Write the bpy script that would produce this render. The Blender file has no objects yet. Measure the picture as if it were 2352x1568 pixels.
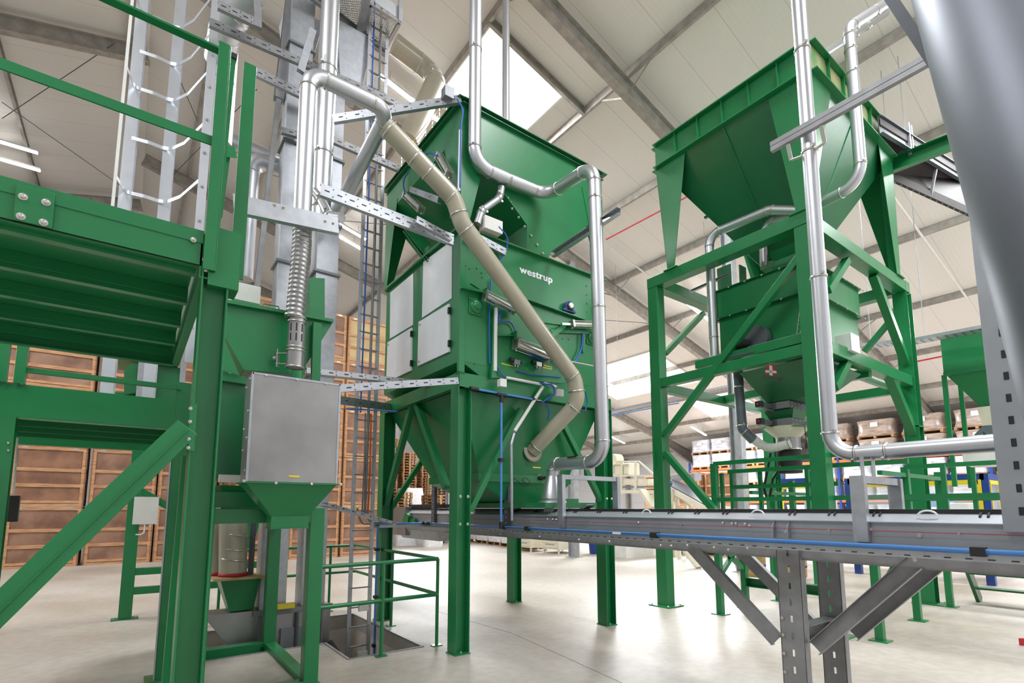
import bpy, math, random
from mathutils import Vector as V3, Matrix
random.seed(7)
SC = bpy.context.scene
COL = SC.collection
PI = math.pi
# ---------------------------------------------------------------- camera
F_PX, PPX, PPY, PITCH, YAW, EYE = 1183.7, 1176.0, 1027.7, 0.1166, 0.9338, 1.6
cy, sy, cp, sp = math.cos(YAW), math.sin(YAW), math.cos(PITCH), math.sin(PITCH)
FW = V3((cy*cp, sy*cp, sp)); RT = V3((sy, -cy, 0)); UP = RT.cross(FW)
CAM = V3((0, 0, EYE))
cd = bpy.data.cameras.new('camera'); co = bpy.data.objects.new('camera', cd); COL.objects.link(co)
cd.sensor_width = 36; cd.sensor_fit = 'HORIZONTAL'; cd.lens = F_PX*36/2352
cd.shift_x = 0; cd.shift_y = (PPY-784)/2352; cd.clip_start = 0.05; cd.clip_end = 300
co.matrix_world = Matrix(((RT.x, UP.x, -FW.x, 0), (RT.y, UP.y, -FW.y, 0), (RT.z, UP.z, -FW.z, EYE), (0, 0, 0, 1)))
SC.camera = co
# ---------------------------------------------------------------- world and view
w = bpy.data.worlds.new('world'); SC.world = w; w.use_nodes = True
w.node_tree.nodes['Background'].inputs[0].default_value = (0.93, 0.96, 1.0, 1)
w.node_tree.nodes['Background'].inputs[1].default_value = 1.25
SC.view_settings.view_transform = 'Standard'; SC.view_settings.look = 'None'
SC.view_settings.exposure = 0.12; SC.view_settings.gamma = 1; SC.view_settings.use_curve_mapping = False
def area(name, loc, sx, sy_, power, target, color=(1, 1, 1)):
    l = bpy.data.lights.new(name, 'AREA'); l.shape = 'RECTANGLE'; l.size = sx; l.size_y = sy_; l.energy = power; l.color = color
    o = bpy.data.objects.new(name, l); COL.objects.link(o); o.location = loc
    o.rotation_euler = (V3(target)-V3(loc)).to_track_quat('-Z', 'Y').to_euler()
    return o
# daylight at the roof lights, plus added fill lamps under closed stretches of roof
for loc, sx_, sy2, pw, tg in (((6.85, 9.8, 11.6), 2.1, 2.3, 900, (6.4, 9.0, 0)), ((20.6, 17.3, 7.5), 3.2, 5.0, 1500, (19, 16, 0)), ((25.1, 15.1, 6.4), 2.8, 2.8, 1100, (23, 14, 0)),
        ((16.2, 30.7, 8.6), 4, 6, 2600, (15, 30, 0)), ((6.0, -1.5, 11.6), 2.2, 7, 800, (6, -1, 0)), ((14.0, -1.5, 9.6), 2.2, 7, 900, (14, -1, 0)), ((-5.0, 1.0, 12.0), 2.2, 7, 850, (-5, 1, 0)), ((-6.5, 14.0, 11.6), 2.2, 6, 1000, (-6, 14, 0)), ((22, 2, 7.4), 3, 5, 1200, (21, 2, 0))):
    area('skylight_and_fill', loc, sx_, sy2, pw, tg, (0.96, 0.98, 1))
# ---------------------------------------------------------------- pixel of the photograph to a point on a real plane
def ray(x, y): return FW + RT*((x-PPX)/F_PX) + UP*((PPY-y)/F_PX)
def PX(x, y, v): d = ray(x, y); return CAM + d*((v-CAM.x)/d.x)
def PY(x, y, v): d = ray(x, y); return CAM + d*((v-CAM.y)/d.y)
def PZ(x, y, v): d = ray(x, y); return CAM + d*((v-CAM.z)/d.z)
def ZQ(x, y, q):   # height of image row y on the upright line through plan point q
    d = ray(x, y); t = (q[0]*d.x+q[1]*d.y)/(d.x*d.x+d.y*d.y); return EYE + t*d.z
# ---------------------------------------------------------------- mesh builder
def vv(*a): return V3(a)
class M:
    def __init__(s): s.v = []; s.f = []; s.m = []; s.s = []
    def add(s, vs, fs, mi=0, smooth=False):
        n = len(s.v); s.v += [tuple(p) for p in vs]
        for f in fs: s.f.append([n+i for i in f]); s.m.append(mi); s.s.append(smooth)
        return s
    def box(s, a, b, mi=0):
        x0, x1 = sorted((a[0], b[0])); y0, y1 = sorted((a[1], b[1])); z0, z1 = sorted((a[2], b[2]))
        return s.add([(x0,y0,z0),(x1,y0,z0),(x1,y1,z0),(x0,y1,z0),(x0,y0,z1),(x1,y0,z1),(x1,y1,z1),(x0,y1,z1)],
                     [(0,3,2,1),(4,5,6,7),(0,1,5,4),(1,2,6,5),(2,3,7,6),(3,0,4,7)], mi)
    def prism(s, poly, off, mi=0):
        poly = [V3(p) for p in poly]; off = V3(off); n = len(poly)
        vs = poly + [p+off for p in poly]
        return s.add(vs, [list(range(n))[::-1], list(range(n, 2*n))] + [(i, (i+1) % n, n+(i+1) % n, n+i) for i in range(n)], mi)
    def sheet(s, poly, t=0.006, mi=0):
        poly = [V3(p) for p in poly]; n = (poly[1]-poly[0]).cross(poly[2]-poly[0]).normalized()*t
        return s.prism(poly, n, mi)
    def axes(s, p, q, up=None):
        d = (V3(q)-V3(p)); L = d.length; d = d/L
        up = V3(up) if up is not None else (V3((0,0,1)) if abs(d.z) < .95 else V3((0,1,0)))
        side = d.cross(up).normalized(); v = side.cross(d).normalized()
        return d, side, v
    def beam(s, p, q, w, h, kind='box', t=.009, up=None, mi=0):
        p, q = V3(p), V3(q); d, u, v = s.axes(p, q, up)
        W, H = w/2, h/2
        R = {'box': [(-W,-H,W,H)], 'H': [(-W,H-t,W,H),(-W,-H,W,-H+t),(-t*.35,-H+t,t*.35,H-t)],
             'C': [(-W,-H,-W+t,H),(-W+t,H-t,W,H),(-W+t,-H,W,-H+t)], 'Cr': [(W-t,-H,W,H),(-W,H-t,W-t,H),(-W,-H,W-t,-H+t)],
             'L': [(-W,-H,-W+t,H),(-W+t,-H,W,-H+t)], 'Lr': [(W-t,-H,W,H),(-W,-H,W-t,-H+t)], 'Lt': [(-W,-H,-W+t,H),(-W+t,H-t,W,H)],
             'U': [(-W,-H,W,-H+t),(-W,-H+t,-W+t,H),(W-t,-H+t,W,H)], 'Ud': [(-W,H-t,W,H),(-W,-H,-W+t,H-t),(W-t,-H,W,H-t)]}[kind]
        for a, b, c, e in R:
            vs = [o+u*x+v*y for o in (p, q) for x, y in ((a,b),(c,b),(c,e),(a,e))]
            s.add(vs, [(0,3,2,1),(4,5,6,7),(0,1,5,4),(1,2,6,5),(2,3,7,6),(3,0,4,7)], mi)
        return s
    def lathe(s, p, d, prof, seg=24, mi=0, smooth=True, caps=True):
        p = V3(p); d = V3(d).normalized(); a = d.orthogonal().normalized(); b = d.cross(a)
        vs = []
        for r, t in prof:
            for k in range(seg):
                an = 2*PI*k/seg; vs.append(p+d*t+(a*math.cos(an)+b*math.sin(an))*r)
        fs = []
        for i in range(len(prof)-1):
            for k in range(seg): fs.append((i*seg+k, i*seg+(k+1) % seg, (i+1)*seg+(k+1) % seg, (i+1)*seg+k))
        s.add(vs, fs, mi, smooth)
        if caps:
            s.add(vs[:seg], [list(range(seg))[::-1]], mi); s.add(vs[-seg:], [list(range(seg))], mi)
        return s
    def cyl(s, p, q, r, seg=16, mi=0, r2=None):
        p, q = V3(p), V3(q); return s.lathe(p, q-p, [(r, 0), (r if r2 is None else r2, (q-p).length)], seg, mi)
    def bolt(s, p, n, r=.012, mi=0):
        n = V3(n).normalized()
        s.lathe(p, n, [(r*1.5, 0), (r*1.5, .003)], 12, mi, False); s.lathe(p, n, [(r, .002), (r, r*1.1), (r*.6, r*1.4)], 6, mi, False); return s
    def tube(s, path, r, seg=16, mi=0, smooth=True, caps=True, rad=None):
        path = [V3(p) for p in path]; n = len(path)
        T = [(path[min(i+1, n-1)]-path[max(i-1, 0)]).normalized() for i in range(n)]
        a = T[0].orthogonal().normalized(); vs = []
        for i in range(n):
            a = (a - T[i]*a.dot(T[i])).normalized(); b = T[i].cross(a); rr = rad[i] if rad else r
            for k in range(seg):
                an = 2*PI*k/seg; vs.append(path[i]+(a*math.cos(an)+b*math.sin(an))*rr)
        fs = [(i*seg+k, i*seg+(k+1) % seg, (i+1)*seg+(k+1) % seg, (i+1)*seg+k) for i in range(n-1) for k in range(seg)]
        s.add(vs, fs, mi, smooth)
        if caps: s.add(vs[:seg], [list(range(seg))[::-1]], mi); s.add(vs[-seg:], [list(range(seg))], mi)
        return s
    def ring(s, c, d, R, r=.006, w=None, mi=0, seg=28):
        w = w or r*2
        return s.lathe(c, d, [(R, -w/2), (R+r, -w/2), (R+r, w/2), (R, w/2)], seg, mi, True, False)
    def hopper(s, top, bot, z1, z0, mi=0):   # top/bot = (x0,y0,x1,y1): a closed pyramid frustum
        a, b = bot, top
        return s.add([(a[0],a[1],z0),(a[2],a[1],z0),(a[2],a[3],z0),(a[0],a[3],z0),(b[0],b[1],z1),(b[2],b[1],z1),(b[2],b[3],z1),(b[0],b[3],z1)],
                     [(0,3,2,1),(4,5,6,7),(0,1,5,4),(1,2,6,5),(2,3,7,6),(3,0,4,7)], mi)
    def build(s, name, mats, parent=None, label=None, bevel=0, origin=None, kind=None):
        me = bpy.data.meshes.new(name)
        if parent is not None: o0 = V3(ROOT.get(parent.name, (0,0,0)))
        elif origin is not None: o0 = V3(origin)
        else: o0 = V3((0,0,0))
        me.from_pydata([(x-o0.x, y-o0.y, z-o0.z) for x, y, z in s.v], [], s.f)
        for m in (mats if isinstance(mats, (list, tuple)) else [mats]): me.materials.append(m)
        me.polygons.foreach_set('material_index', s.m); me.polygons.foreach_set('use_smooth', s.s)
        me.update()
        o = bpy.data.objects.new(name, me); COL.objects.link(o)
        if parent is not None: o.parent = parent; ROOT[o.name] = o0
        else: o.location = o0; ROOT[o.name] = o0
        if label: o['label'] = label
        if kind: o['kind'] = kind
        if bevel:
            b = o.modifiers.new('bevel', 'BEVEL'); b.width = bevel; b.segments = 2; b.limit_method = 'ANGLE'; b.angle_limit = .6; b.harden_normals = False
        return o
ROOT = {}
def tag(o, label, cat, group=None, kind=None):
    o['label'] = label; o['category'] = cat
    if group: o['group'] = group
    if kind: o['kind'] = kind
    return o
def T(name, label, cat, loc=(0,0,0), group=None):
    o = bpy.data.objects.new(name, None); COL.objects.link(o); o.location = loc; ROOT[o.name] = V3(loc); o.empty_display_size = .1
    return tag(o, label, cat, group)
def one(m, name, mats, label, cat, origin, group=None, bevel=0, kind=None):
    return tag(m.build(name, mats, None, bevel=bevel, origin=origin), label, cat, group, kind)
def struct(m, name, mats, label=None, origin=(0,0,0)):
    o = m.build(name, mats, None, origin=origin); o['kind'] = 'structure'
    if label: o['label'] = label; o['category'] = 'building part'
    return o
KIDS = {}
def copy_tree(o, loc=None, rz=None, label=None, group=None, parent=None):
    c = o.copy(); COL.objects.link(c)
    if parent is not None: c.parent = parent
    if loc is not None: c.location = loc
    if rz is not None: c.rotation_euler = (0, 0, rz)
    if label: c['label'] = label
    if group: c['group'] = group
    for ch in [k for k in COL.objects if k.parent == o]: copy_tree(ch, parent=c)
    return c
def fillet(path, R, n=8):
    path = [V3(p) for p in path]; out = [path[0]]; ends = []
    Rs = R if isinstance(R, (list, tuple)) else [R]*len(path)
    for i in range(1, len(path)-1):
        a = path[i-1]-path[i]; b = path[i+1]-path[i]; la, lb = a.length, b.length; a.normalize(); b.normalize()
        th = a.angle(b); t = min(Rs[i]/math.tan(th/2), la*.48, lb*.48); r = t*math.tan(th/2)
        p0 = path[i]+a*t; p1 = path[i]+b*t; c = path[i]+(a+b).normalized()*(r/math.sin(th/2))
        ang = (p0-c).angle(p1-c)
        for k in range(n+1):
            s = k/n; s0 = math.sin((1-s)*ang)/math.sin(ang); s1 = math.sin(s*ang)/math.sin(ang)
            out.append(c+(p0-c)*s0+(p1-c)*s1)
        ends += [(p0, -a), (p1, b)]
    out.append(path[-1]); return out, ends
def duct(name, label, cat, path, r, R, mat, loc=None, extra=(), group=None, clamps=True, clampmat=None, parent=None, seg=24):
    pth, ends = fillet(path, R); loc = loc or tuple(pth[-1])
    t = parent or T(name, label, cat, loc, group)
    M().tube(pth, r, seg).build('tube', mat, t)
    cl = list(ends) if clamps else []
    P_ = [V3(p) for p in path]
    for i, fr in extra: cl.append((P_[i].lerp(P_[i+1], fr), (P_[i+1]-P_[i]).normalized()))
    for c, d in cl:
        m = M().ring(c, d, r, .007, .016)
        e = d.orthogonal().normalized()
        m.beam(c+e*(r+.002)-d*.01, c+e*(r+.028)-d*.01, .02, .02)
        m.build('pipe_clamp', clampmat or MAT['zinc'], t)
    return t
def bolts(parent, pts, n, r=.011, mat=None):
    me = None
    for p in pts:
        if me is None:
            o = M().bolt((0,0,0), n, r).build('bolt', mat or MAT['zinc'], None); o.parent = parent; me = o
            o.location = V3(p)-ROOT[parent.name]
        else:
            c = me.copy(); COL.objects.link(c); c.location = V3(p)-ROOT[parent.name]
# ---------------------------------------------------------------- materials
MAT = {}
def srgb(r, g, b): return tuple(((c/255+.055)/1.055)**2.4 if c > 10 else c/255/12.92 for c in (r, g, b))
def mat(name, col, rough=.5, metal=0, var=.08, scale=6, bump=0, bscale=60, col2=None, spec=.5, coat=0, stretch=None, rvar=.0):
    m = bpy.data.materials.new(name); m.use_nodes = True; nt = m.node_tree; N = nt.nodes; L = nt.links
    b = N['Principled BSDF']; b.inputs['Roughness'].default_value = rough; b.inputs['Metallic'].default_value = metal
    b.inputs['Specular IOR Level'].default_value = spec; b.inputs['Coat Weight'].default_value = coat; b.inputs['Coat Roughness'].default_value = .15
    c = srgb(*col); tc = N.new('ShaderNodeTexCoord'); mp = N.new('ShaderNodeMapping'); L.new(tc.outputs['Object'], mp.inputs[0])
    if stretch: mp.inputs['Scale'].default_value = stretch
    nz = N.new('ShaderNodeTexNoise'); nz.inputs['Scale'].default_value = scale; nz.inputs['Detail'].default_value = 5; L.new(mp.outputs[0], nz.inputs['Vector'])
    cr = N.new('ShaderNodeValToRGB'); L.new(nz.outputs['Fac'], cr.inputs[0])
    lo = srgb(*col2) if col2 else tuple(x*(1-var) for x in c); hi = c if col2 else tuple(min(1, x*(1+var)) for x in c)
    cr.color_ramp.elements[0].position = .35; cr.color_ramp.elements[1].position = .65
    cr.color_ramp.elements[0].color = (*lo, 1); cr.color_ramp.elements[1].color = (*hi, 1)
    L.new(cr.outputs[0], b.inputs['Base Color'])
    if rvar:
        mr = N.new('ShaderNodeMapRange'); mr.inputs['To Min'].default_value = rough-rvar; mr.inputs['To Max'].default_value = rough+rvar
        L.new(nz.outputs['Fac'], mr.inputs['Value']); L.new(mr.outputs[0], b.inputs['Roughness'])
    if bump:
        n2 = N.new('ShaderNodeTexNoise'); n2.inputs['Scale'].default_value = bscale; L.new(mp.outputs[0], n2.inputs['Vector'])
        bp = N.new('ShaderNodeBump'); bp.inputs['Strength'].default_value = bump; bp.inputs['Distance'].default_value = .004
        L.new(n2.outputs['Fac'], bp.inputs['Height']); L.new(bp.outputs[0], b.inputs['Normal'])
    MAT[name] = m; return m
mat('green', (24, 120, 68), .34, var=.05, scale=3, bump=.12, bscale=70, coat=.12)
mat('green_dark', (22, 102, 60), .36, var=.05, scale=3, bump=.2, bscale=90, coat=.12)
mat('galv', (178, 181, 187), .42, .75, var=.07, scale=14, rvar=.04)
mat('galv_dull', (150, 151, 154), .48, .5, var=.1, scale=9)
mat('galv_beam', (160, 155, 148), .62, .15, var=.16, scale=5); mat('column_steel', (166, 168, 172), .6, .15, var=.12, scale=6)
mat('duct', (202, 204, 209), .37, .9, var=.02, scale=3)
mat('plate', (158, 157, 157), .38, .8, var=.1, scale=3, rvar=.05)
mat('zinc', (205, 203, 198), .3, .9, var=.05)
mat('alu', (208, 212, 220), .35, .7, var=.04, scale=5)
mat('beige', (176, 169, 150), .3, 0, var=.03, scale=4, coat=.4)
mat('white', (232, 234, 238), .3, 0, var=.02, coat=.3)
mat('white_dull', (225, 224, 220), .6, 0, var=.04)
mat('cream', (226, 220, 200), .45, 0, var=.04)
mat('blue_pipe', (78, 136, 208), .35, 0, var=.05)
mat('blue_hose', (30, 90, 180), .4)
mat('blue_steel', (28, 64, 140), .4)
mat('blue_cast', (60, 84, 140), .45)
mat('black', (32, 32, 34), .5)
mat('rubber', (38, 38, 40), .75, bump=.2, bscale=80)
mat('grey_dark', (88, 92, 98), .5, .2)
mat('grey_mid', (130, 134, 138), .45, .3)
mat('yellow', (232, 208, 40), .45)
mat('orange', (226, 104, 50), .45)
mat('red', (190, 40, 48), .5)
mat('rust', (150, 110, 66), .8, var=.3, scale=20)
mat('wood', (198, 152, 112), .7, var=.2, scale=3, stretch=(1, 1, 8), col2=(160, 114, 80))
mat('wood_new', (222, 184, 130), .7, var=.1, scale=4, stretch=(1, 1, 8))
mat('ply', (146, 104, 78), .45, var=.25, scale=2.2, col2=(110, 74, 56), coat=.2)
mat('ply_dusty', (156, 120, 98), .6, var=.2, scale=1.4, col2=(110, 76, 58))
mat('ply_pale', (188, 160, 112), .6, var=.15, scale=2)
mat('pallet_wood', (196, 156, 112), .8, var=.25, scale=4, col2=(140, 100, 66))
mat('ibc_white', (236, 238, 242), .5, 0, var=.08, scale=8)
mat('belt', (48, 42, 40), .6, bump=.3, bscale=40)
mat('concrete_wall', (206, 198, 186), .85, var=.14, scale=4, bump=.3, bscale=30)
mat('motor_grey', (96, 100, 108), .45, .2)
mat('duct_grey', (106, 114, 122), .35, .3)
mat('bag_kraft', (190, 160, 110), .8, var=.15, scale=7, bump=.4, bscale=15)
mat('dirt_green', (160, 150, 98), .6, var=.25, scale=3, col2=(84, 128, 78)); mat('silo', (128, 132, 142), .42, .75, var=.08, scale=2); mat('side_steel', (158, 163, 169), .42, .5, var=.06, scale=4)
def emis(name, col, st):
    m = bpy.data.materials.new(name); m.use_nodes = True; b = m.node_tree.nodes['Principled BSDF']
    b.inputs['Base Color'].default_value = (1,1,1,1); b.inputs['Emission Color'].default_value = (*col, 1); b.inputs['Emission Strength'].default_value = st
    MAT[name] = m
emis('lamp', (1, .98, .94), 30); emis('roof_pane_glow', (.96, .98, 1), 3.2)  # roof light panes glow in place of the daylight behind them
def shrink(name, base, dark):
    m = mat(name, base, .25, 0, var=.1, scale=2.2, bump=.9, bscale=7, col2=dark, stretch=(1, 1, 3.5)); m.node_tree.nodes['Principled BSDF'].inputs['Specular IOR Level'].default_value = .8
shrink('wrap_white', (232, 234, 240), (176, 176, 190))
shrink('wrap_brown', (196, 178, 166), (150, 130, 118))
def glass(name, tr=.85, col=(.95,.98,1)):
    m = bpy.data.materials.new(name); m.use_nodes = True; nt = m.node_tree; N = nt.nodes
    b = N['Principled BSDF']; b.inputs['Base Color'].default_value = (*col, 1); b.inputs['Roughness'].default_value = .08
    t = N.new('ShaderNodeBsdfTransparent'); mx = N.new('ShaderNodeMixShader'); mx.inputs[0].default_value = 1-tr
    nt.links.new(t.outputs[0], mx.inputs[1]); nt.links.new(b.outputs[0], mx.inputs[2]); nt.links.new(mx.outputs[0], N['Material Output'].inputs[0]); MAT[name] = m
glass('pane', .9); glass('guard_plastic', .85, (.75, .78, .8)); glass('machine_glass', .7, (.8, .85, .9))
def floor_mat():
    m = bpy.data.materials.new('floor_concrete'); m.use_nodes = True; nt = m.node_tree; N = nt.nodes; L = nt.links; b = N['Principled BSDF']
    tc = N.new('ShaderNodeTexCoord')
    n1 = N.new('ShaderNodeTexNoise'); n1.inputs['Scale'].default_value = .5; n1.inputs['Detail'].default_value = 6
    n2 = N.new('ShaderNodeTexNoise'); n2.inputs['Scale'].default_value = 9; n2.inputs['Detail'].default_value = 8
    n3 = N.new('ShaderNodeTexNoise'); n3.inputs['Scale'].default_value = 60
    for n in (n1, n2, n3): L.new(tc.outputs['Object'], n.inputs['Vector'])
    r1 = N.new('ShaderNodeValToRGB'); r1.color_ramp.elements[0].position = .3; r1.color_ramp.elements[1].position = .7
    r1.color_ramp.elements[0].color = (*srgb(168, 158, 146), 1); r1.color_ramp.elements[1].color = (*srgb(190, 184, 176), 1)
    r2 = N.new('ShaderNodeValToRGB'); r2.color_ramp.elements[0].position = .35; r2.color_ramp.elements[1].position = .62
    r2.color_ramp.elements[0].color = (.86, .85, .83, 1); r2.color_ramp.elements[1].color = (1, 1, 1, 1)
    mx = N.new('ShaderNodeMix'); mx.data_type = 'RGBA'; mx.blend_type = 'MULTIPLY'; mx.inputs[0].default_value = .9
    L.new(n1.outputs['Fac'], r1.inputs[0]); L.new(n2.outputs['Fac'], r2.inputs[0]); L.new(r1.outputs[0], mx.inputs[6]); L.new(r2.outputs[0], mx.inputs[7])
    vo = N.new('ShaderNodeTexVoronoi'); vo.inputs['Scale'].default_value = 5; L.new(tc.outputs['Object'], vo.inputs['Vector'])
    lt = N.new('ShaderNodeMath'); lt.operation = 'LESS_THAN'; lt.inputs[1].default_value = .035; L.new(vo.outputs['Distance'], lt.inputs[0])
    m2 = N.new('ShaderNodeMix'); m2.data_type = 'RGBA'; m2.inputs[7].default_value = (*srgb(120, 104, 90), 1); L.new(lt.outputs[0], m2.inputs[0]); L.new(mx.outputs[2], m2.inputs[6])
    L.new(m2.outputs[2], b.inputs['Base Color'])
    mr = N.new('ShaderNodeMapRange'); mr.inputs['To Min'].default_value = .3; mr.inputs['To Max'].default_value = .6; L.new(n1.outputs['Fac'], mr.inputs['Value']); L.new(mr.outputs[0], b.inputs['Roughness'])
    bp = N.new('ShaderNodeBump'); bp.inputs['Strength'].default_value = .15; bp.inputs['Distance'].default_value = .01; L.new(n2.outputs['Fac'], bp.inputs['Height']); L.new(bp.outputs[0], b.inputs['Normal'])
    MAT['floor'] = m
floor_mat()
def panel_mat(name, col, seam, rib, axis='Y'):   # insulated sandwich panels: fine ribs and a joint each metre
    m = bpy.data.materials.new(name); m.use_nodes = True; nt = m.node_tree; N = nt.nodes; L = nt.links; b = N['Principled BSDF']
    b.inputs['Roughness'].default_value = .42; c = srgb(*col)
    tc = N.new('ShaderNodeTexCoord'); sx = N.new('ShaderNodeSeparateXYZ'); L.new(tc.outputs['Object'], sx.inputs[0])
    def frac(period, width):
        a = N.new('ShaderNodeMath'); a.operation = 'DIVIDE'; a.inputs[1].default_value = period; L.new(sx.outputs[axis], a.inputs[0])
        f = N.new('ShaderNodeMath'); f.operation = 'FRACT'; L.new(a.outputs[0], f.inputs[0])
        g = N.new('ShaderNodeMath'); g.operation = 'LESS_THAN'; g.inputs[1].default_value = width; L.new(f.outputs[0], g.inputs[0]); return g
    g1 = frac(seam, .012); g2 = frac(rib, .12)
    mx = N.new('ShaderNodeMix'); mx.data_type = 'RGBA'; mx.inputs[6].default_value = (*c, 1); mx.inputs[7].default_value = (*[x*.72 for x in c], 1); L.new(g1.outputs[0], mx.inputs[0])
    L.new(mx.outputs[2], b.inputs['Base Color'])
    ad = N.new('ShaderNodeMath'); ad.operation = 'ADD'; L.new(g1.outputs[0], ad.inputs[0]); L.new(g2.outputs[0], ad.inputs[1])
    bp = N.new('ShaderNodeBump'); bp.invert = True; bp.inputs['Strength'].default_value = .7; bp.inputs['Distance'].default_value = .008; L.new(ad.outputs[0], bp.inputs['Height']); L.new(bp.outputs[0], b.inputs['Normal'])
    MAT[name] = m
panel_mat('ceiling_panel', (224, 221, 216), 1.0, .1)
panel_mat('wall_panel', (214, 214, 216), 1.0, .25, 'Z')
def text(body, size, loc, xdir, updir, matname, parent, name='lettering', bold=0.0, ext=.001, sx=1, shear=0):
    cu = bpy.data.curves.new(name, 'FONT'); cu.body = body; cu.size = size; cu.extrude = ext; cu.offset = bold; cu.shear = shear; cu.space_character = 1+bold*26; cu.align_x = 'CENTER'; cu.align_y = 'CENTER'
    tmp = bpy.data.objects.new('tmp', cu); me = bpy.data.meshes.new_from_object(tmp); bpy.data.objects.remove(tmp)
    x = V3(xdir).normalized(); y = V3(updir); y = (y-x*y.dot(x)).normalized(); z = x.cross(y)
    o0 = ROOT[parent.name] if parent else V3(loc)
    Rm = Matrix((( x.x*sx, y.x, z.x, loc[0]-o0.x), (x.y*sx, y.y, z.y, loc[1]-o0.y), (x.z*sx, y.z, z.z, loc[2]-o0.z), (0,0,0,1)))
    me.transform(Rm); me.materials.clear(); me.materials.append(MAT[matname])
    o = bpy.data.objects.new(name, me); COL.objects.link(o)
    if parent: o.parent = parent
    else: o.location = o0
    return o
# ================================================================ building shell
ROOF_A, SL, XR = 12.3, .268, -.4
XE, YN, YF = 31.4, -7.0, 44.0
def zr(x): return EYE + ROOF_A - SL*x if x > XR else EYE + ROOF_A - SL*XR - SL*(XR-x)
# floor with the elevator pit cut out
PIT = dict(x0=.55, x1=2.87, y0=6.45, y1=7.95, xa=2.0, ya=5.62)
m = M(); F0, F1 = (-14, -8), (34, 46)
for a, b in (((F0[0],F0[1]),(F1[0],PIT['ya'])), ((F0[0],PIT['ya']),(PIT['xa'],PIT['y0'])), ((PIT['x1'],PIT['ya']),(F1[0],PIT['y1'])),
             ((F0[0],PIT['y0']),(PIT['x0'],PIT['y1'])), ((F0[0],PIT['y1']),(F1[0],F1[1]))):
    m.box((a[0],a[1],-.2), (b[0],b[1],0))
struct(m, 'floor', MAT['floor'])
m = M(); z0 = -1.6; p = PIT
m.box((p['x0'],p['ya'],z0-.1), (p['x1'],p['y1'],z0)); m.box((p['x0']-.15,p['y0'],z0),(p['x0'],p['y1'],-.2)); m.box((p['x1'],p['ya'],z0),(p['x1']+.15,p['y1'],-.2))
m.box((p['x0'],p['y1'],z0),(p['x1'],p['y1']+.15,-.2)); m.box((p['x0'],p['y0']-.15,z0),(p['xa'],p['y0'],-.2)); m.box((p['xa']-.15,p['ya'],z0),(p['xa'],p['y0'],-.2)); m.box((p['xa'],p['ya']-.15,z0),(p['x1'],p['ya'],-.2))
struct(m, 'trim_1', MAT['concrete_wall'])
m = M()   # steel edging around the pit
for a, b in (((p['x0'],p['y1']),(p['x1'],p['y1'])), ((p['x1'],p['y1']),(p['x1'],p['ya'])), ((p['x1'],p['ya']),(p['xa'],p['ya'])), ((p['xa'],p['ya']),(p['xa'],p['y0'])), ((p['xa'],p['y0']),(p['x0'],p['y0']))):
    m.beam((*a,.001), (*b,.001), .03, .012)
struct(m, 'trim_2', MAT['galv_dull'])
# expansion joint across the slab
m = M(); q = [PZ(x, y, 0.001) for x, y in ((1003,1403),(1180,1455),(1290,1505),(1500,1600))]
for a, b in zip(q, q[1:]): m.beam(a, b, .003, .002)
struct(m, 'trim_3', MAT['grey_dark'])
# skylight openings in plan: x0,x1,y0,y1
SKY = [(5.75, 7.95, 8.6, 11.0), (18.9, 22.4, 14.6, 20.0), (23.6, 26.6, 13.6, 16.6), (14.0, 18.5, 27.5, 34.0)]
def slab(name, xs, ys, holes, thick, mt):
    m = M()
    gx = sorted(set(list(xs)+[h for s_ in holes for h in s_[:2]])); gy = sorted(set(list(ys)+[h for s_ in holes for h in s_[2:]]))
    for i in range(len(gx)-1):
        for j in range(len(gy)-1):
            cx, cyy = (gx[i]+gx[i+1])/2, (gy[j]+gy[j+1])/2
            if any(h[0] < cx < h[1] and h[2] < cyy < h[3] for h in holes): continue
            a, b, c, d = (gx[i],gy[j]),(gx[i+1],gy[j]),(gx[i+1],gy[j+1]),(gx[i],gy[j+1])
            lo = [(x, y, zr(x)) for x, y in (a,b,c,d)]; hi = [(x, y, z+thick) for x, y, z in lo]
            m.add(lo+hi, [(0,3,2,1),(4,5,6,7),(0,1,5,4),(1,2,6,5),(2,3,7,6),(3,0,4,7)])
    return struct(m, name, mt)
slab('ceiling', (XR, XE), (YN, YF), SKY, .15, MAT['ceiling_panel']).name = 'ceiling'
slab('ceiling', (-14, XR), (YN, YF), [], .15, MAT['ceiling_panel'])
for i, (x0, x1, y0, y1) in enumerate(SKY):
    fr = M()
    for (a, b) in (((x0,y0),(x1,y0)), ((x1,y0),(x1,y1)), ((x1,y1),(x0,y1)), ((x0,y1),(x0,y0))):
        # upstand kerb of the roof light
        hk = .42 if i == 0 else .2; pa, pb = vv(*a, zr(a[0])+hk/2-.07), vv(*b, zr(b[0])+hk/2-.07); m2 = fr.beam(pa, pb, .06, hk)
    o = struct(fr, 'window_%d' % (i+1), MAT['white_dull'])
    g = M().prism([(x, y, zr(x)+(.34 if i == 0 else .1)) for x, y in ((x0,y0),(x1,y0),(x1,y1),(x0,y1))], (0,0,.02)); g.build('pane', MAT['roof_pane_glow'], o)
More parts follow.
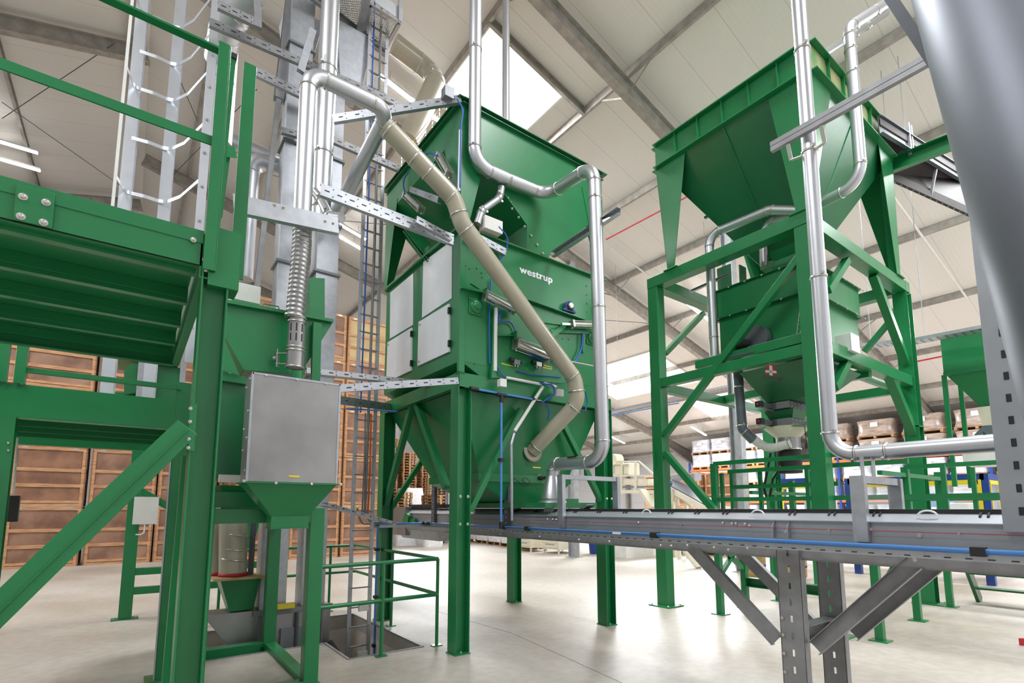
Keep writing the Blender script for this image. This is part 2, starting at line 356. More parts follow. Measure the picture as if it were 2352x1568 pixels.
# purlins and rafters, right-hand slope
PUR = [.9, 2.9, 5.65, 8.55, 11.4, 14.1, 17.2, 20.6, 23.7, 26.6, 28.4, 30.6]
for i, x in enumerate(PUR):
    m = M(); z = zr(x)-.105; m.beam((x, YN, z), (x, YF, z), .075, .2, 'C', .006)
    struct(m, 'roof_purlin', MAT['galv_beam'], 'long galvanised roof purlin running under the right slope, purlin %s' % ['nearest the ridge','second below the ridge','beside the roof light by the silver duct','over the big hoppers','above the left tower right side','over the right tower','over its far side','over the far roof lights','above the pallet racks','high over the wrapped pallets','near the eaves','at the eaves'][i], (x, YN, z))
for i, y in enumerate((7.15, 12.6, 20.9, 27.0, 33.5)):
    m = M(); a = (XR, y, zr(XR)-.42); b = (XE, y, zr(XE)-.42); nrm = (SL, 0, 1)
    m.beam(a, b, .2, .4, 'H', .016, up=nrm)
    xh = XE-4.5; m.prism([(xh, y-.006, zr(xh)-.62), (XE, y-.006, zr(XE)-.62), (XE, y-.006, zr(XE)-1.15)], (0,.012,0)); m.beam((xh,y,zr(xh)-.62),(XE,y,zr(XE)-1.15),.2,.014)
    m.beam((XE-.2, y, 0), (XE-.2, y, zr(XE)-.3), .2, .34, 'H', .016, up=(1,0,0))
    struct(m, 'roof_rafter', MAT['galv_beam'], ['grey steel roof frame nearest the camera, crossing above both green towers', 'grey steel roof frame second from the camera, behind the right tower', 'grey steel roof frame third from the camera, over the cream machine', 'fourth grey steel roof frame, far down the hall', 'farthest grey steel roof frame'][i], (XE, y, 0))
    for k, x in enumerate(PUR[2:9]):    # fly braces from the bottom flange to the purlins
        for s in (-1, 1):
            m = M(); m.beam((x, y+s*.08, zr(x)-.6), (x, y+s*.75, zr(x)-.2), .04, .006, up=(1,0,0))
            o = struct(m, 'fly_brace', MAT['galv_beam'], 'thin flat brace between roof frame and purlin', (x, y, zr(x)-.6)); o['group'] = 'fly braces under the roof'
for i, y in enumerate((15.8, 24.3)):
    m = M(); m.beam((XR, y, zr(XR)-.42), (-12, y, zr(-12)-.42), .2, .4, 'H', .016, up=(-SL,0,1))
    m.beam((-11.8, y, 0), (-11.8, y, zr(-12)-.3), .2, .34, 'H', .016, up=(1,0,0))
    struct(m, 'roof_rafter', MAT['galv_beam'], ['grey steel roof frame of the left slope, nearer one at the upper left', 'grey steel roof frame of the left slope, farther one'][i], (-12, y, 0))
for i, x in enumerate((-.75, -3.4, -6.0, -8.6)):
    m = M(); m.beam((x, YN, zr(x)-.105), (x, YF, zr(x)-.105), .075, .2, 'C', .006)
    struct(m, 'roof_purlin', MAT['galv_beam'], 'galvanised roof purlin of the left slope, %s from the ridge' % ['first','second','third','fourth'][i], (x, YN, zr(x)-.1))
# trimmers around the near roof light
m = M(); x0, x1, y0, y1 = SKY[0]
m.beam((5.65, y0-.12, zr(5.65)-.12), (8.55, y0-.12, zr(8.55)-.12), .08, .2, 'C', .006); m.beam((5.65, y1+.12, zr(5.65)-.12), (8.55, y1+.12, zr(8.55)-.12), .08, .2, 'C', .006)
struct(m, 'roof_trimmer', MAT['galv_beam'], 'pair of short steel trimmers either side of the bright roof light', (5.65, y0, zr(8.5)))
# bracing rods
def rod(a, b, lab):
    m = M().cyl(a, b, .011, 8); o = struct(m, 'bracing_rod', MAT['grey_dark'], lab, a)
def RP(x, y, drop=.45):      # where the sight line meets the underside of the left/right roof frames
    d = ray(x, y)
    t = (ROOF_A-drop)/(d.z+SL*d.x); p = CAM+d*t
    if p.x < XR: t = (ROOF_A-drop-2*SL*XR)/(d.z-SL*d.x); p = CAM+d*t
    return p
for (a, b, lab) in (((265,98),(5,272),'thin roof bracing rod rising to the right at the upper left'), ((5,235),(275,425),'thin roof bracing rod falling to the right at the upper left'),
                    ((408,172),(455,280),'short stretch of bracing rod behind the ladder cage'), ((590,205),(380,420),'bracing rod behind the green handrail post'),
                    ((868,482),(900,540),'bracing rod beside the cable ladder'),((780,506),(900,517),'nearly level bracing rod behind the cable ladder'),
                    ((1390,735),(1490,742),'nearly level bracing rod behind the silver pipe')):
    rod(RP(*a), RP(*b), lab)
# walls
struct(M().box((XE, YN, 0), (XE+.2, YF, zr(XE)+.1)), 'wall_right', MAT['wall_panel'])
m = M(); m.prism([(-14, YF, 0), (XE, YF, 0), (XE, YF, zr(XE)), (XR, YF, zr(XR)), (-14, YF, zr(-14))], (0,.2,0)); struct(m, 'wall_far', MAT['wall_panel'])
struct(M().box((-14.2, YN, 0), (-14, YF, zr(-14))), 'wall_left', MAT['wall_panel'])
m = M(); m.prism([(-14, YN, 0), (XE, YN, 0), (XE, YN, zr(XE)), (XR, YN, zr(XR)), (-14, YN, zr(-14))], (0,-.2,0)); struct(m, 'wall_back', MAT['wall_panel'])
# internal columns
for i, (x, y) in enumerate(((12.55, 7.15), (11.85, 12.6), (11.85, 20.9), (11.85,27.0))):
    m = M(); m.beam((x,y,0),(x,y,zr(x)-.6), .22, .3, 'H', .016, up=(0,1,0)); m.box((x-.2,y-.2,0),(x+.2,y+.2,.02))
    struct(m, 'steel_column', MAT['column_steel'], ['tall grey steel hall column behind the right green tower', 'grey steel hall column behind the left green tower by the cream cabinets', 'far grey steel hall column beyond the cream machine', 'farthest grey hall column'][i], (x,y,0))
# tube lights under the roof
def tube_light(p, d, lab, L=1.5):
    p = V3(p); d = V3(d).normalized(); t = T('ceiling_light', lab, 'ceiling light', tuple(p), 'tube lights under the roof')
    M().beam(p-d*L/2, p+d*L/2, .12, .05).build('housing', MAT['white_dull'], t)
    M().beam(p-d*L/2+V3((0,0,-.045)), p+d*L/2+V3((0,0,-.045)), .09, .05).build('diffuser', MAT['lamp'], t)
    t_ = p + V3((0,0,.35)); M().cyl(p-d*L*.3, p-d*L*.3+V3((0,0,.3)), .008, 6).build('hanger', MAT['zinc'], t); M().cyl(p+d*L*.3, p+d*L*.3+V3((0,0,.3)), .008, 6).build('hanger', MAT['zinc'], t)
for (x, y, drop, lab, dd) in ((20,368,.5,'glowing tube light at the far left under the left roof slope',(1,0,-.0)), (10,325,.5,'glowing tube light just above the lowest one at the far left',(1,0,0)),
        (932,216,.4,'glowing tube light left of the grey cover on the tower hopper',(1,0,-SL)), (1000,268,.4,'bright tube light beside the hopper rim of the left tower',(1,0,-SL)),
        (797,522,.4,'tube light left of the cable ladder, upper one',(1,0,-SL)), (787,545,.4,'tube light left of the cable ladder, lower one',(1,0,-SL)),
        (1590,703,.45,'bright tube light seen at the left corner of the right tower frame',(1,0,-SL)), (1618,724,.45,'tube light just right of the bright one in the right tower frame',(1,0,-SL)),
        (1605,988,.45,'long tube light beyond the right tower, low at the far roof',(1,0,-SL)), (1418,1008,.45,'tube light beyond the left tower right column',(1,0,-SL)),
        (1405,885,.45,'faint tube light right of the silver pipe by the roof light',(1,0,-SL)), (1012,1062,.45,'small far tube light seen under the left tower hopper',(1,0,-SL))):
    tube_light(RP(x, y, drop), dd, lab)
# ================================================================ left tower: cleaning machine on its stand
G = MAT['green']; Z = MAT['zinc']
AX0, AX1, AY0, AY1 = 2.97, 5.53, 5.05, 7.38
st = T('machine_stand', 'green steel stand of four H-columns under the left seed cleaner', 'machine stand', (AX0, AY0, 0))
for i, (x, y) in enumerate(((AX0+.09, AY0+.09), (AX1-.09, AY0+.09), (AX0+.09, AY1-.09), (AX1-.09, AY1-.09))):
    c = M().beam((x,y,.012), (x,y,3.0), .18, .18, 'H', .012, up=(1,0,0)).build('column', G, st, bevel=.002)
    M().box((x-.1,y-.1,0), (x+.1,y+.1,.014)).build('foot_plate', G, c)
    bolts(c, [(x-.0, y-.055, .014)], (0,0,1), .011); 
yf = AY0+.09
for s_ in ((PY(1079,1172,yf), PY(1196,940,yf)), (PY(1380,1150,yf), PY(1288,965,yf))):
    M().beam(*s_, .07, .07, up=(0,1,0)).build('brace', G, st, bevel=.003)
xf = AX0+.09
for s_ in ((PX(1026,1120,xf), PX(955,922,xf)), (PX(886,1160,xf), PX(948,926,xf))):
    M().beam(*s_, .08, .08, up=(1,0,0)).build('brace', G, st, bevel=.003)
yb = AY1-.09
M().beam(PY(899,1165,yb), PY(973,1052,yb), .07, .07, up=(0,1,0)).build('brace', G, st); M().beam((AX1-.1,yb,2.0), (AX1-.75,yb,3.0), .07, .07, up=(0,1,0)).build('brace', G, st)
for a, b, k in (((AX0,AY0+.05,3.085),(AX1,AY0+.05,3.085),'Cr'), ((AX0,AY1-.05,3.085),(AX1,AY1-.05,3.085),'C'), ((AX0+.05,AY0,3.085),(AX0+.05,AY1,3.085),'C'), ((AX1-.05,AY0,3.085),(AX1-.05,AY1,3.085),'Cr')):
    M().beam(a, b, .08, .17, k, .01).build('top_channel', G, st)
for x in (AX0+.09, AX1-.09): bolts(st, [(x+dx, AY0+.0-.001, z) for dx in (-.05,.05) for z in (1.42, 1.73)] , (0,-1,0), .012)
bolts(st, [PY(x, y, AY0+.045) for x, y in ((1108,883),(1150,893),(1250,905),(1330,925))], (0,-1,0), .01)
# lower hopper
lh = T('discharge_hopper', 'green pyramid hopper hanging between the columns of the left stand', 'hopper', (4.2, 6.2, 1.7))
M().hopper((AX0+.12,AY0+.14,AX1-.12,AY1-.12), (3.45,5.36,4.95,6.6), 3.0, 2.02).build('upper_hopper', G, lh)
m = M().box((3.43,5.33,1.93),(4.97,6.63,2.03)); m.hopper((3.45,5.35,4.95,6.6),(3.95,5.42,4.72,6.3),1.93,1.66); m.build('outlet_hopper', G, lh)
M().box((3.9,4.62,1.6),(4.75,6.4,1.665)).build('outlet_flange', G, lh)
M().box((4.45,4.95,1.665),(4.75,5.3,1.72)).build('cover_plate', G, lh)
dz = PY(1238,1098,5.35); s = T('level_sensor', 'small round grey level sensor with black cable on the lower hopper', 'sensor', tuple(dz))
M().lathe(dz, (0,-1,0), [(.055,0),(.055,.012)], 20).build('flange', MAT['grey_mid'], s); M().lathe(dz+V3((-.01,-.012,0)), (.3,-1,.05), [(.03,0),(.03,.05),(.018,.055),(.018,.11)], 14).build('body', MAT['black'], s)
cp_ = [dz+V3((.03,-.1,.0)), PY(1240,1110,5.25), PY(1215,1116,5.28), PY(1197,1103,5.28), PY(1205,1095,5.28), PY(1222,1108,5.28), PY(1205,1118,5.28), PY(1180,1096,5.28), PY(1178,1110,5.1), PY(1176,1140,5.0)]
M().tube(fillet(cp_, .04)[0], .004, 6).build('cable', MAT['black'], s)
t = M().prism([PY(x,y,5.17) for x,y in ((1224,1071.5),(1242,1072.5),(1242,1075),(1224,1074))], (0,.001,0)); t.build('label_strip', MAT['yellow'], lh)
# machine body
bd = T('seed_cleaner', 'tall green seed cleaner body with white side panels on the left stand', 'machine', (AX0, AY0, 3.17))
bx0, bx1, by0, by1, bz0, bz1 = AX0, 5.4, AY0, 7.3, 3.17, 4.93
m = M().box((bx0+.02,by0,3.3),(bx1,by1,bz1)); m.hopper((bx0+.02,by0,bx1,by1),(bx0+.3,by0+.02,bx1-.02,by1-.02),3.3,3.17)
m.build('body', G, bd, bevel=.004)
M().box((bx0-.005,by0-.006,3.17),(bx0+.075,by0+.04,bz1)).build('corner_post', G, bd, bevel=.003)
M().box((bx0-.03,by0+.0,bz1),(bx0+.03,by1,bz1+.03)).build('side_flange', G, bd); M().box((bx0-.01,by0-.055,bz1-.004),(bx1+.04,by0+.03,bz1+.008)).build('front_flange', G, bd)
m = M()   # rusty top flange
m.box((bx0-.01,by0-.05,bz1+.008),(bx1+.04,by0+.03,bz1+.014)); m.box((bx1-.02,by0,bz1),(bx1+.04,by1,bz1+.012)); m.box((bx0,by1-.02,bz1),(bx1,by1+.04,bz1+.012))
m.build('top_flange', MAT['rust'], bd)
def lp(pts, name, mt, th=.006, lab=None):
    poly = [PX(x, y, bx0+.018) for x, y in pts]; M().prism(poly, (-th,0,0)).build(name, mt, bd, label=lab); return poly
lp(((973,601),(1039,553),(1038,685),(970,730)), 'side_panel', MAT['white'])
lp(((897,672.5),(950,627),(949,746),(896,778)), 'side_panel', MAT['white'])
d1 = lp(((964.5,740),(1034.5,698),(1034.5,808),(962,841)), 'inspection_door', MAT['white'], .022)
d2 = lp(((893,787),(948,753),(947,851),(890,878)), 'inspection_door', MAT['white'], .022)
for poly in (d1, d2):
    for k in (1, 2):
        c = poly[k]; M().box((c.x-.034,c.y-.02,c.z+(-.13 if k==1 else .06)),(c.x+.01,c.y+.012,c.z+(-.05 if k==1 else .14))).build('hinge', MAT['black'], bd)
    bolts(bd, [poly[0]+V3((-.022,-.05,-.05)), poly[3]+V3((-.022,-.05,.05))], (-1,0,0), .012)
# westrup face details, y = by0
def fp(x, y, d=0.0): return PY(x, y, by0-d)
M().beam(fp(1058,660,.03), fp(1112,672,.03), .06, .03).build('shelf_flange', G, bd)
M().prism([fp(1080,651,.001), fp(1112,672,.001), fp(1112,648,.001)], (0,-.012,0)).build('gusset', G, bd)
a, b = fp(1200,686,.04), fp(1345,737,.04); M().beam(a, b, .08, .012).build('bearing_ledge', G, bd)
m = M(); p1, p2, p3, p4 = fp(1215,700), fp(1345,742), fp(1345,755), fp(1215,737); m.prism([p1,p2,p3,p4], (0,-.02,0)); m.build('ledge_web', G, bd)
m = M(); m.prism([fp(x,y) for x,y in ((1136,735),(1300,790),(1325,865),(1290,880),(1134,868))], (0,-.012,0)); m.build('access_plate', G, bd)
m = M(); m.prism([fp(x,y) for x,y in ((1128,715),(1136,712),(1134,868),(1124,870))], (0,-.05,0)); m.build('stiffener', G, bd)
m = M(); m.prism([fp(x,y) for x,y in ((1262,758),(1350,762),(1350,768),(1262,764))], (0,-.03,0)); m.prism([fp(x,y) for x,y in ((1337,768),(1342,768),(1340,810),(1335,810))], (0,-.03,0)); m.build('stiffener', G, bd)
bolts(bd, [fp(x,y) for x,y in ((1069,610),(1078,617),(1106,627),(1107,637),(1095,616),(1090,835),(1347,657),(1347,677),(1348,697),(1348,716),(1292,778),(1306,779),(1295,708))], (0,-1,0), .008, G)
for dx_ in (0, .005): text('westrup', .135, tuple(fp(1232,631,.003)+V3((dx_,-dx_*.1,0))), (1,0,0), (0,0,1), 'white', bd, bold=.003, sx=1.16)
for (x0,y0,x1,y1) in ((1152,833,1179,840),(1246,837,1268,842),(1246,842,1268,846.5)):
    M().prism([fp(x0,y0,.013), fp(x1,y1,.013), fp(x1,y1+2.2,.013), fp(x0,y0+2.2,.013)], (0,-.001,0)).build('label_strip', MAT['yellow'], bd)
def flange_bearing(x, y, lab):
    c = fp(x, y); t = T('flange_bearing', lab, 'bearing', tuple(c))
    m = M().box((c.x-.1,c.y-.018,c.z-.1),(c.x+.1,c.y,c.z+.1)); m.build('housing_plate', G, t, bevel=.01)
    M().lathe(c+V3((0,-.018,0)), (0,-1,0), [(.085,0),(.08,.02),(.06,.03),(.05,.03),(.05,.06),(.03,.066)], 24).build('hub', G, t)
    bolts(t, [c+V3((dx,-.018,dz)) for dx in (-.078,.078) for dz in (-.078,.078)], (0,-1,0), .009, G)
flange_bearing(1092, 706, 'green flange bearing near the left corner of the seed cleaner')
flange_bearing(1357, 777, 'green flange bearing at the right end, half behind the silver pipe')
c = fp(1306, 704, .04); t = T('pillow_block', 'blue pillow block bearing with steel shaft end on the green ledge', 'bearing', tuple(c))
m = M().box((c.x-.11,c.y-.03,c.z-.075),(c.x+.11,c.y+.03,c.z-.05)); m.lathe(c+V3((0,.03,0)), (0,-1,0), [(.075,0),(.075,.06)], 24); m.box((c.x-.07,c.y-.03,c.z-.06),(c.x+.07,c.y+.03,c.z)); m.build('housing', MAT['blue_cast'], t)
M().lathe(c+V3((0,-.03,0)), (0,-1,0), [(.06,0),(.055,.012)], 24).build('seal', MAT['black'], t); M().lathe(c+V3((0,-.04,0)), (0,-1,0), [(.04,0),(.04,.025),(.03,.025)], 20).build('shaft', MAT['zinc'], t)
def cylinder(name_lab, a, b, r, rodto=None):
    a, b = V3(a), V3(b); d = (b-a).normalized(); t = T('pneumatic_cylinder', name_lab, 'pneumatic cylinder', tuple(a))
    M().cyl(a, b, r*.86, 20).build('barrel', MAT['zinc'], t)
    for p in (a, b-d*.03): M().beam(p, p+d*.03, r*2.1, r*2.1).build('end_cap', MAT['zinc'], t)
    u = d.cross(V3((0,1,0))).normalized(); v_ = u.cross(d)
    for i in (-1,1):
        for j in (-1,1): M().cyl(a+(u*i+v_*j)*r*.85, b+(u*i+v_*j)*r*.85, r*.12, 8).build('tie_rod', MAT['zinc'], t)
    if rodto: M().cyl(b, rodto, r*.22, 10).build('piston_rod', MAT['zinc'], t); M().beam(V3(rodto)-d*.01, V3(rodto)+d*.05, r*.9, r*.9).build('clevis', MAT['zinc'], t)
    for p in (a+d*.015, b-d*.015): M().cyl(p-v_*0+V3((0,0,-r*1.05)), p+V3((0,0,-r*1.5)), .008, 8).build('air_fitting', MAT['zinc'], t)
    return t
cylinder('pneumatic cylinder high on the seed cleaner, left of the beige duct', fp(1112,676,.1), fp(1185,712,.1), .05)
cylinder('large pneumatic cylinder in the middle of the seed cleaner, running behind the beige duct', fp(1183,788,.1), fp(1262,818,.1), .065, fp(1298,828,.1))
cylinder('pneumatic cylinder level beside the silver pipe on the seed cleaner', fp(1312,744,.1), fp(1372,746,.1), .045)
cylinder('pneumatic cylinder sloping under the upper hopper, behind the beige duct', PX(1008,358,2.85), PX(1032,400,2.85), .045)
cylinder('pneumatic cylinder sloping at the left back leg of the upper hopper', PX(932,447,3.0), PX(968,482,3.0), .05)
for (pts, nm) in ((((1113,664),(1113,683)),'bracket'), (((1181,762),(1181,795)),'bracket')):
    a, b = [fp(x,y,.06) for x,y in pts]; M().beam(a, b, .012, .12, up=(0,1,0)).build(nm, G, bd)
M().prism([fp(x,y,.02) for x,y in ((1262,768),(1292,744),(1298,748),(1297,754),(1270,776))], (0,-.02,0)).build('crank_arm', G, bd)
M().beam(fp(1290,744,.1), fp(1312,745,.1), .03, .03).build('clevis', Z, bd); M().beam(fp(1142,772,.04), fp(1178,772,.04), .07, .008).build('bracket_plate', G, bd)
m = M(); m.cyl(fp(1300,828,.1), fp(1372,842,.1), .012, 8); m.build('tie_bar', Z, bd)
# upper hopper
hz0, hz1 = 4.94, 6.62
uh = T('feed_hopper', 'large green feed hopper on tapered legs above the lettered seed cleaner', 'hopper', (AX0, AY0, hz0))
hx0, hx1, hy0, hy1 = 2.97, 5.43, 5.06, 7.35
m = M(); m.prism([(hx0,hy0,6.2),(3.97,hy0,5.32),(3.97,hy0,hz0+.01),(4.36,hy0,hz0+.01),(4.4,hy0,5.05),(hx1,hy0,5.98),(hx1,hy0,hz1),(hx0,hy0,hz1)][::-1], (0,hy1-hy0,0))
m.build('hopper_shell', G, uh, bevel=.003)
m = M(); r_ = hz1-.03
for a, b in (((hx0,hy0),(hx1,hy0)), ((hx1,hy0),(hx1,hy1)), ((hx1,hy1),(hx0,hy1)), ((hx0,hy1),(hx0,hy0))): m.beam((*a,r_),(*b,r_),.1,.06,'L',.008)
m.build('rim_angle', MAT['green_dark'], uh)
M().box((hx0-.065,hy0-.065,hz1-.006),(hx1+.065,hy1+.065,hz1+.008)).build('top_flange', MAT['green_dark'], uh)
m = M().box((hx0-.05,hy0-.06,hz1+.008),(hx1+.06,hy1+.06,hz1+.012)); m.build('rim_strip', MAT['rust'], uh)
m = M(); m.beam((3.2,hy0-.012,5.92),(3.97,hy0-.012,5.3),.012,.05,up=(0,1,0)); m.beam((3.97,hy0-.012,5.3),(3.97,hy0-.012,4.95),.012,.05,up=(0,1,0)); m.build('seam_flange', G, uh)
bolts(uh, [PY(x,y,hy0-.01) for x,y in ((1166,455),(1172,465),(1176,479),(1187,486),(1191,499),(1205,520),(1220,541),(1234,562),(1247,582))], (0,-1,0), .012)
for (x, y, sx, sy_) in ((hx0,hy0,1,1),(hx1,hy0,-1,1),(hx0,hy1,1,-1),(hx1,hy1,-1,-1)):
    l = M(); l.prism([(x,y,6.27),(x+sx*.42,y,6.27),(x+sx*.1,y,4.95),(x,y,4.95)], (0,sy_*-.008,0)); l.prism([(x,y,6.27),(x,y+sy_*.42,6.27),(x,y+sy_*.1,4.95),(x,y,4.95)], (-sx*.008,0,0))
    l.box((x-.02,y-.02,4.942),(x+sx*.12,y+sy_*.12,4.955)); l.build('leg', G, uh)
M().beam(PX(948,535,3.1), PX(1003,603,3.1), .3, .05, 'C').build('side_chute', G, uh); M().box((2.98,5.9,4.95),(3.1,6.05,5.08)).build('chute_bracket', G, uh)
# small parts on the cleaner
def jbox(lab, c, sx=.09, sy_=.06, sz=.09, mt='white_dull', name='junction_box', cat='junction box', group=None):
    c = V3(c); t = T(name, lab, cat, tuple(c), group); M().box(c-V3((sx/2,sy_/2,sz/2)), c+V3((sx/2,sy_/2,sz/2))).build('case', MAT[mt], t, bevel=.004)
    M().box(c+V3((-sx/2-.003,-sy_/2-.012,-sz/2-.003)), c+V3((sx/2+.003,-sy_/2,sz/2+.003))).build('lid', MAT[mt], t, bevel=.003); return t
jbox('small white junction box on the green channel at the cleaner left corner', fp(1152,880,.1)); jbox('small white junction box below the beige duct elbow', fp(1284,903,.1)); jbox('white junction box on the dark upright beside the blue pipe', PX(1157,1137,3.9))
jbox('white terminal box with yellow marks beside the beige duct on top of the cleaner', PY(1127,521,5.0), .26, .12, .16); jbox('grey control box on the corner of the feed hopper rim', PY(1027,217,5.1)+V3((0,0,0)), .12, .1, .14, 'grey_mid')
def conduit(lab, pts, r=.02, mt='white_dull', name='conduit'):
    m = M().tube(fillet(pts, .08)[0], r, 12); return one(m, name, MAT[mt], lab, 'pipe', tuple(pts[0]))
conduit('upright white plastic conduit on the cleaner face', [fp(1139,707,.05), fp(1137,852,.05)], .024)
conduit('level white conduit below the yellow strips on the green channel', [fp(1163,867,.06), fp(1243,882,.06)], .018); conduit('short white conduit piece right of the long level one', [fp(1250,880,.06), fp(1277,888,.06)], .018)
conduit('slanting white conduit across the lower hopper brace', [PY(1247,888,5.0), PY(1182,990,5.0)], .022); conduit('upright grey conduit from the hopper brace down to the conveyor', [PY(1181,995,5.0), PY(1174,1020,4.98), PY(1176,1195,4.98)], .018, 'galv')
conduit('white conduit up the front edge of the feed hopper', [PY(1057,300,4.99), PY(1054,440,4.99)], .022, 'galv')
def hose(lab, pts, r=.008, mt='blue_hose', rr=.15):
    return one(M().tube(fillet(pts, rr)[0], r, 8), 'air_hose', MAT[mt], lab, 'hose', tuple(pts[0]))
hose('blue air hose hanging from the cleaner top beside the beige duct', [fp(1145,520,.12), fp(1168,545,.12), fp(1163,575,.08), fp(1146,602,.05)], .009)
hose('long blue air hose down the left of the white conduit', [fp(1127,640,.03), fp(1124,720,.03), fp(1125,835,.03)], .009)
hose('blue air hose curling below the uppermost cylinder', [fp(1128,690,.05), fp(1145,712,.05), fp(1144,738,.05), fp(1175,738,.04), fp(1185,765,.04)], .009); hose('blue air hose looping from the uppermost cylinder to the conduit', [fp(1172,715,.05), fp(1150,712,.05), fp(1144,745,.05)], .009)
hose('blue air hoses sweeping from the large cylinder behind the beige duct', [fp(1195,800,.05), fp(1240,825,.05), fp(1320,835,.05), fp(1336,800,.05), fp(1338,765,.05)], .014); hose('thin blue air line under the valves', [fp(1187,852,.03), fp(1220,860,.03), fp(1288,866,.03)], .007)
hose('blue air hose from the upright conduit foot to the level conduit', [fp(1143,843,.04), fp(1150,858,.04), fp(1164,868,.05)], .009); hose('thick blue hose loop at the end of the level conduit', [fp(1240,880,.08), fp(1272,884,.1), fp(1274,905,.1), fp(1245,924,.06)], .012)
hose('blue air hose down the front edge of the feed hopper', [PY(1050,228,5.0), PY(1064,250,4.96), PY(1058,300,4.97), PY(1056,430,4.97)], .01); hose('blue air hose arching over the side cylinder of the feed hopper', [PX(965,362,2.8), PX(985,350,2.8), PX(1004,358,2.8)], .01); hose('blue air hose left of the beige duct clamp', [PX(938,395,2.85), PX(925,415,2.85), PX(930,447,2.9)], .01)
hose('blue air hose hanging below the beige duct elbow', [fp(1345,900,.1), fp(1350,925,.06), fp(1343,945,.06)], .009); hose('blue air hose from the air pipe end down the lower hopper', [PY(1254,925,5.0), PY(1262,945,5.0), PY(1257,965,5.05)], .009)
for (x, y, lab) in ((1186,832,'left air valve block beside a yellow strip'),(1236,837,'right air valve block between yellow strips')):
    c = fp(x, y, .06); t = T('air_valve', lab, 'valve', tuple(c)); M().box(c-V3((.045,.025,.03)), c+V3((.045,.025,.03))).build('block', MAT['grey_mid'] if x<1200 else Z, t, bevel=.003)
    M().cyl(c+V3((-.1,0,.02)), c+V3((-.045,0,.02)), .028, 14).build('solenoid', MAT['black'], t); M().cyl(c+V3((.045,0,-.0)), c+V3((.075,0,0)), .02, 12).build('coil', MAT['black'], t)
    for dx in (-.02,.02): M().cyl(c+V3((dx,0,-.03)), c+V3((dx,0,-.055)), .01, 8).build('silencer', MAT['zinc'], t)
# galvanised tie beam across the top of the cleaner toward the right
one(M().beam((4.38,4.99,5.0),(4.31,3.75,5.0),.06,.08,'C',.005), 'strut_channel', MAT['galv'], 'galvanised channel from the cleaner top out past the silver pipe', 'steel channel', (4.38,4.99,4.96))
# beige suction duct
bp_ = [PY(900,305,4.75), PY(1047,482,4.72), PY(1332,888,4.72), PY(1233,1040,5.25)]
q = [PY(885,290,4.75), PY(1042,455,4.7), PY(1062,515,4.7), PY(1320,870,4.7), PY(1327,925,4.72), PY(1222,1036,5.31)]
dt = T('beige_duct', 'long beige suction duct crossing the seed cleaner diagonally to the lower hopper', 'duct', tuple(q[-1]))
pth, ends = fillet([q[0],q[1],q[2],q[3],q[4],q[5]], .25)
M().tube(pth, .098, 28).build('tube', MAT['beige'], dt)
fr = T; d_ = (q[5]-q[4]).normalized(); e_ = q[5]
d_ = V3((0,1,-.15)).normalized(); M().lathe(e_-d_*.02, d_, [(.098,0),(.15,0),(.15,.012),(.098,.012)], 28).build('flange', MAT['beige'], dt)
for c, d in [(q[0].lerp(q[1],f), q[1]-q[0]) for f in (.05,.42,.62,.97)]+[(q[1].lerp(q[2],.6), q[2]-q[1]), (q[2].lerp(q[3],.03), q[3]-q[2]), (q[2].lerp(q[3],.97), q[3]-q[2]), (q[3].lerp(q[4],.5), q[4]-q[3]), (q[4].lerp(q[5],.08), q[5]-q[4]), (q[4].lerp(q[5],.9), q[5]-q[4])]:
    d = d.normalized(); m = M().ring(c, d, .0985, .008, .016); o_ = d.cross(V3((0,0,1))).normalized(); m.beam(c-o_*.1, c-o_*.135, .022, .022); m.build('clamp_ring', Z, dt)
# upper beige duct dropping from the roof (upper left of the hopper)
q = [PY(905,100,9.0), PY(990,165,9.0), PY(1000,190,8.6), PY(935,330,8.0)]
duct('overhead_duct', 'beige grey duct high under the roof beside the bright tube light', 'duct', q, .2, .3, MAT['beige'], extra=())
# wooden crate and wire basket on the hopper rim
c0 = PY(1030, 215, 5.9); t = T('rim_platform', 'small wooden slatted frame with wire guard on the feed hopper rim', 'platform', (3.0,5.9,hz1+.01))
for k in range(7): M().box((3.0,5.3+k*.25,hz1+.015),(3.9,5.42+k*.25,hz1+.04)).build('slat', MAT['wood_new'], t)
m = M()
for k in range(9): m.beam((3.0,5.3+k*.2,hz1+.05),(3.0,5.3+k*.2,hz1+.35),.008,.008)
for k in range(5): m.beam((3.0,5.3,hz1+.05+k*.075),(3.0,6.9,hz1+.05+k*.075),.008,.008)
m.build('wire_guard', MAT['zinc'], t)
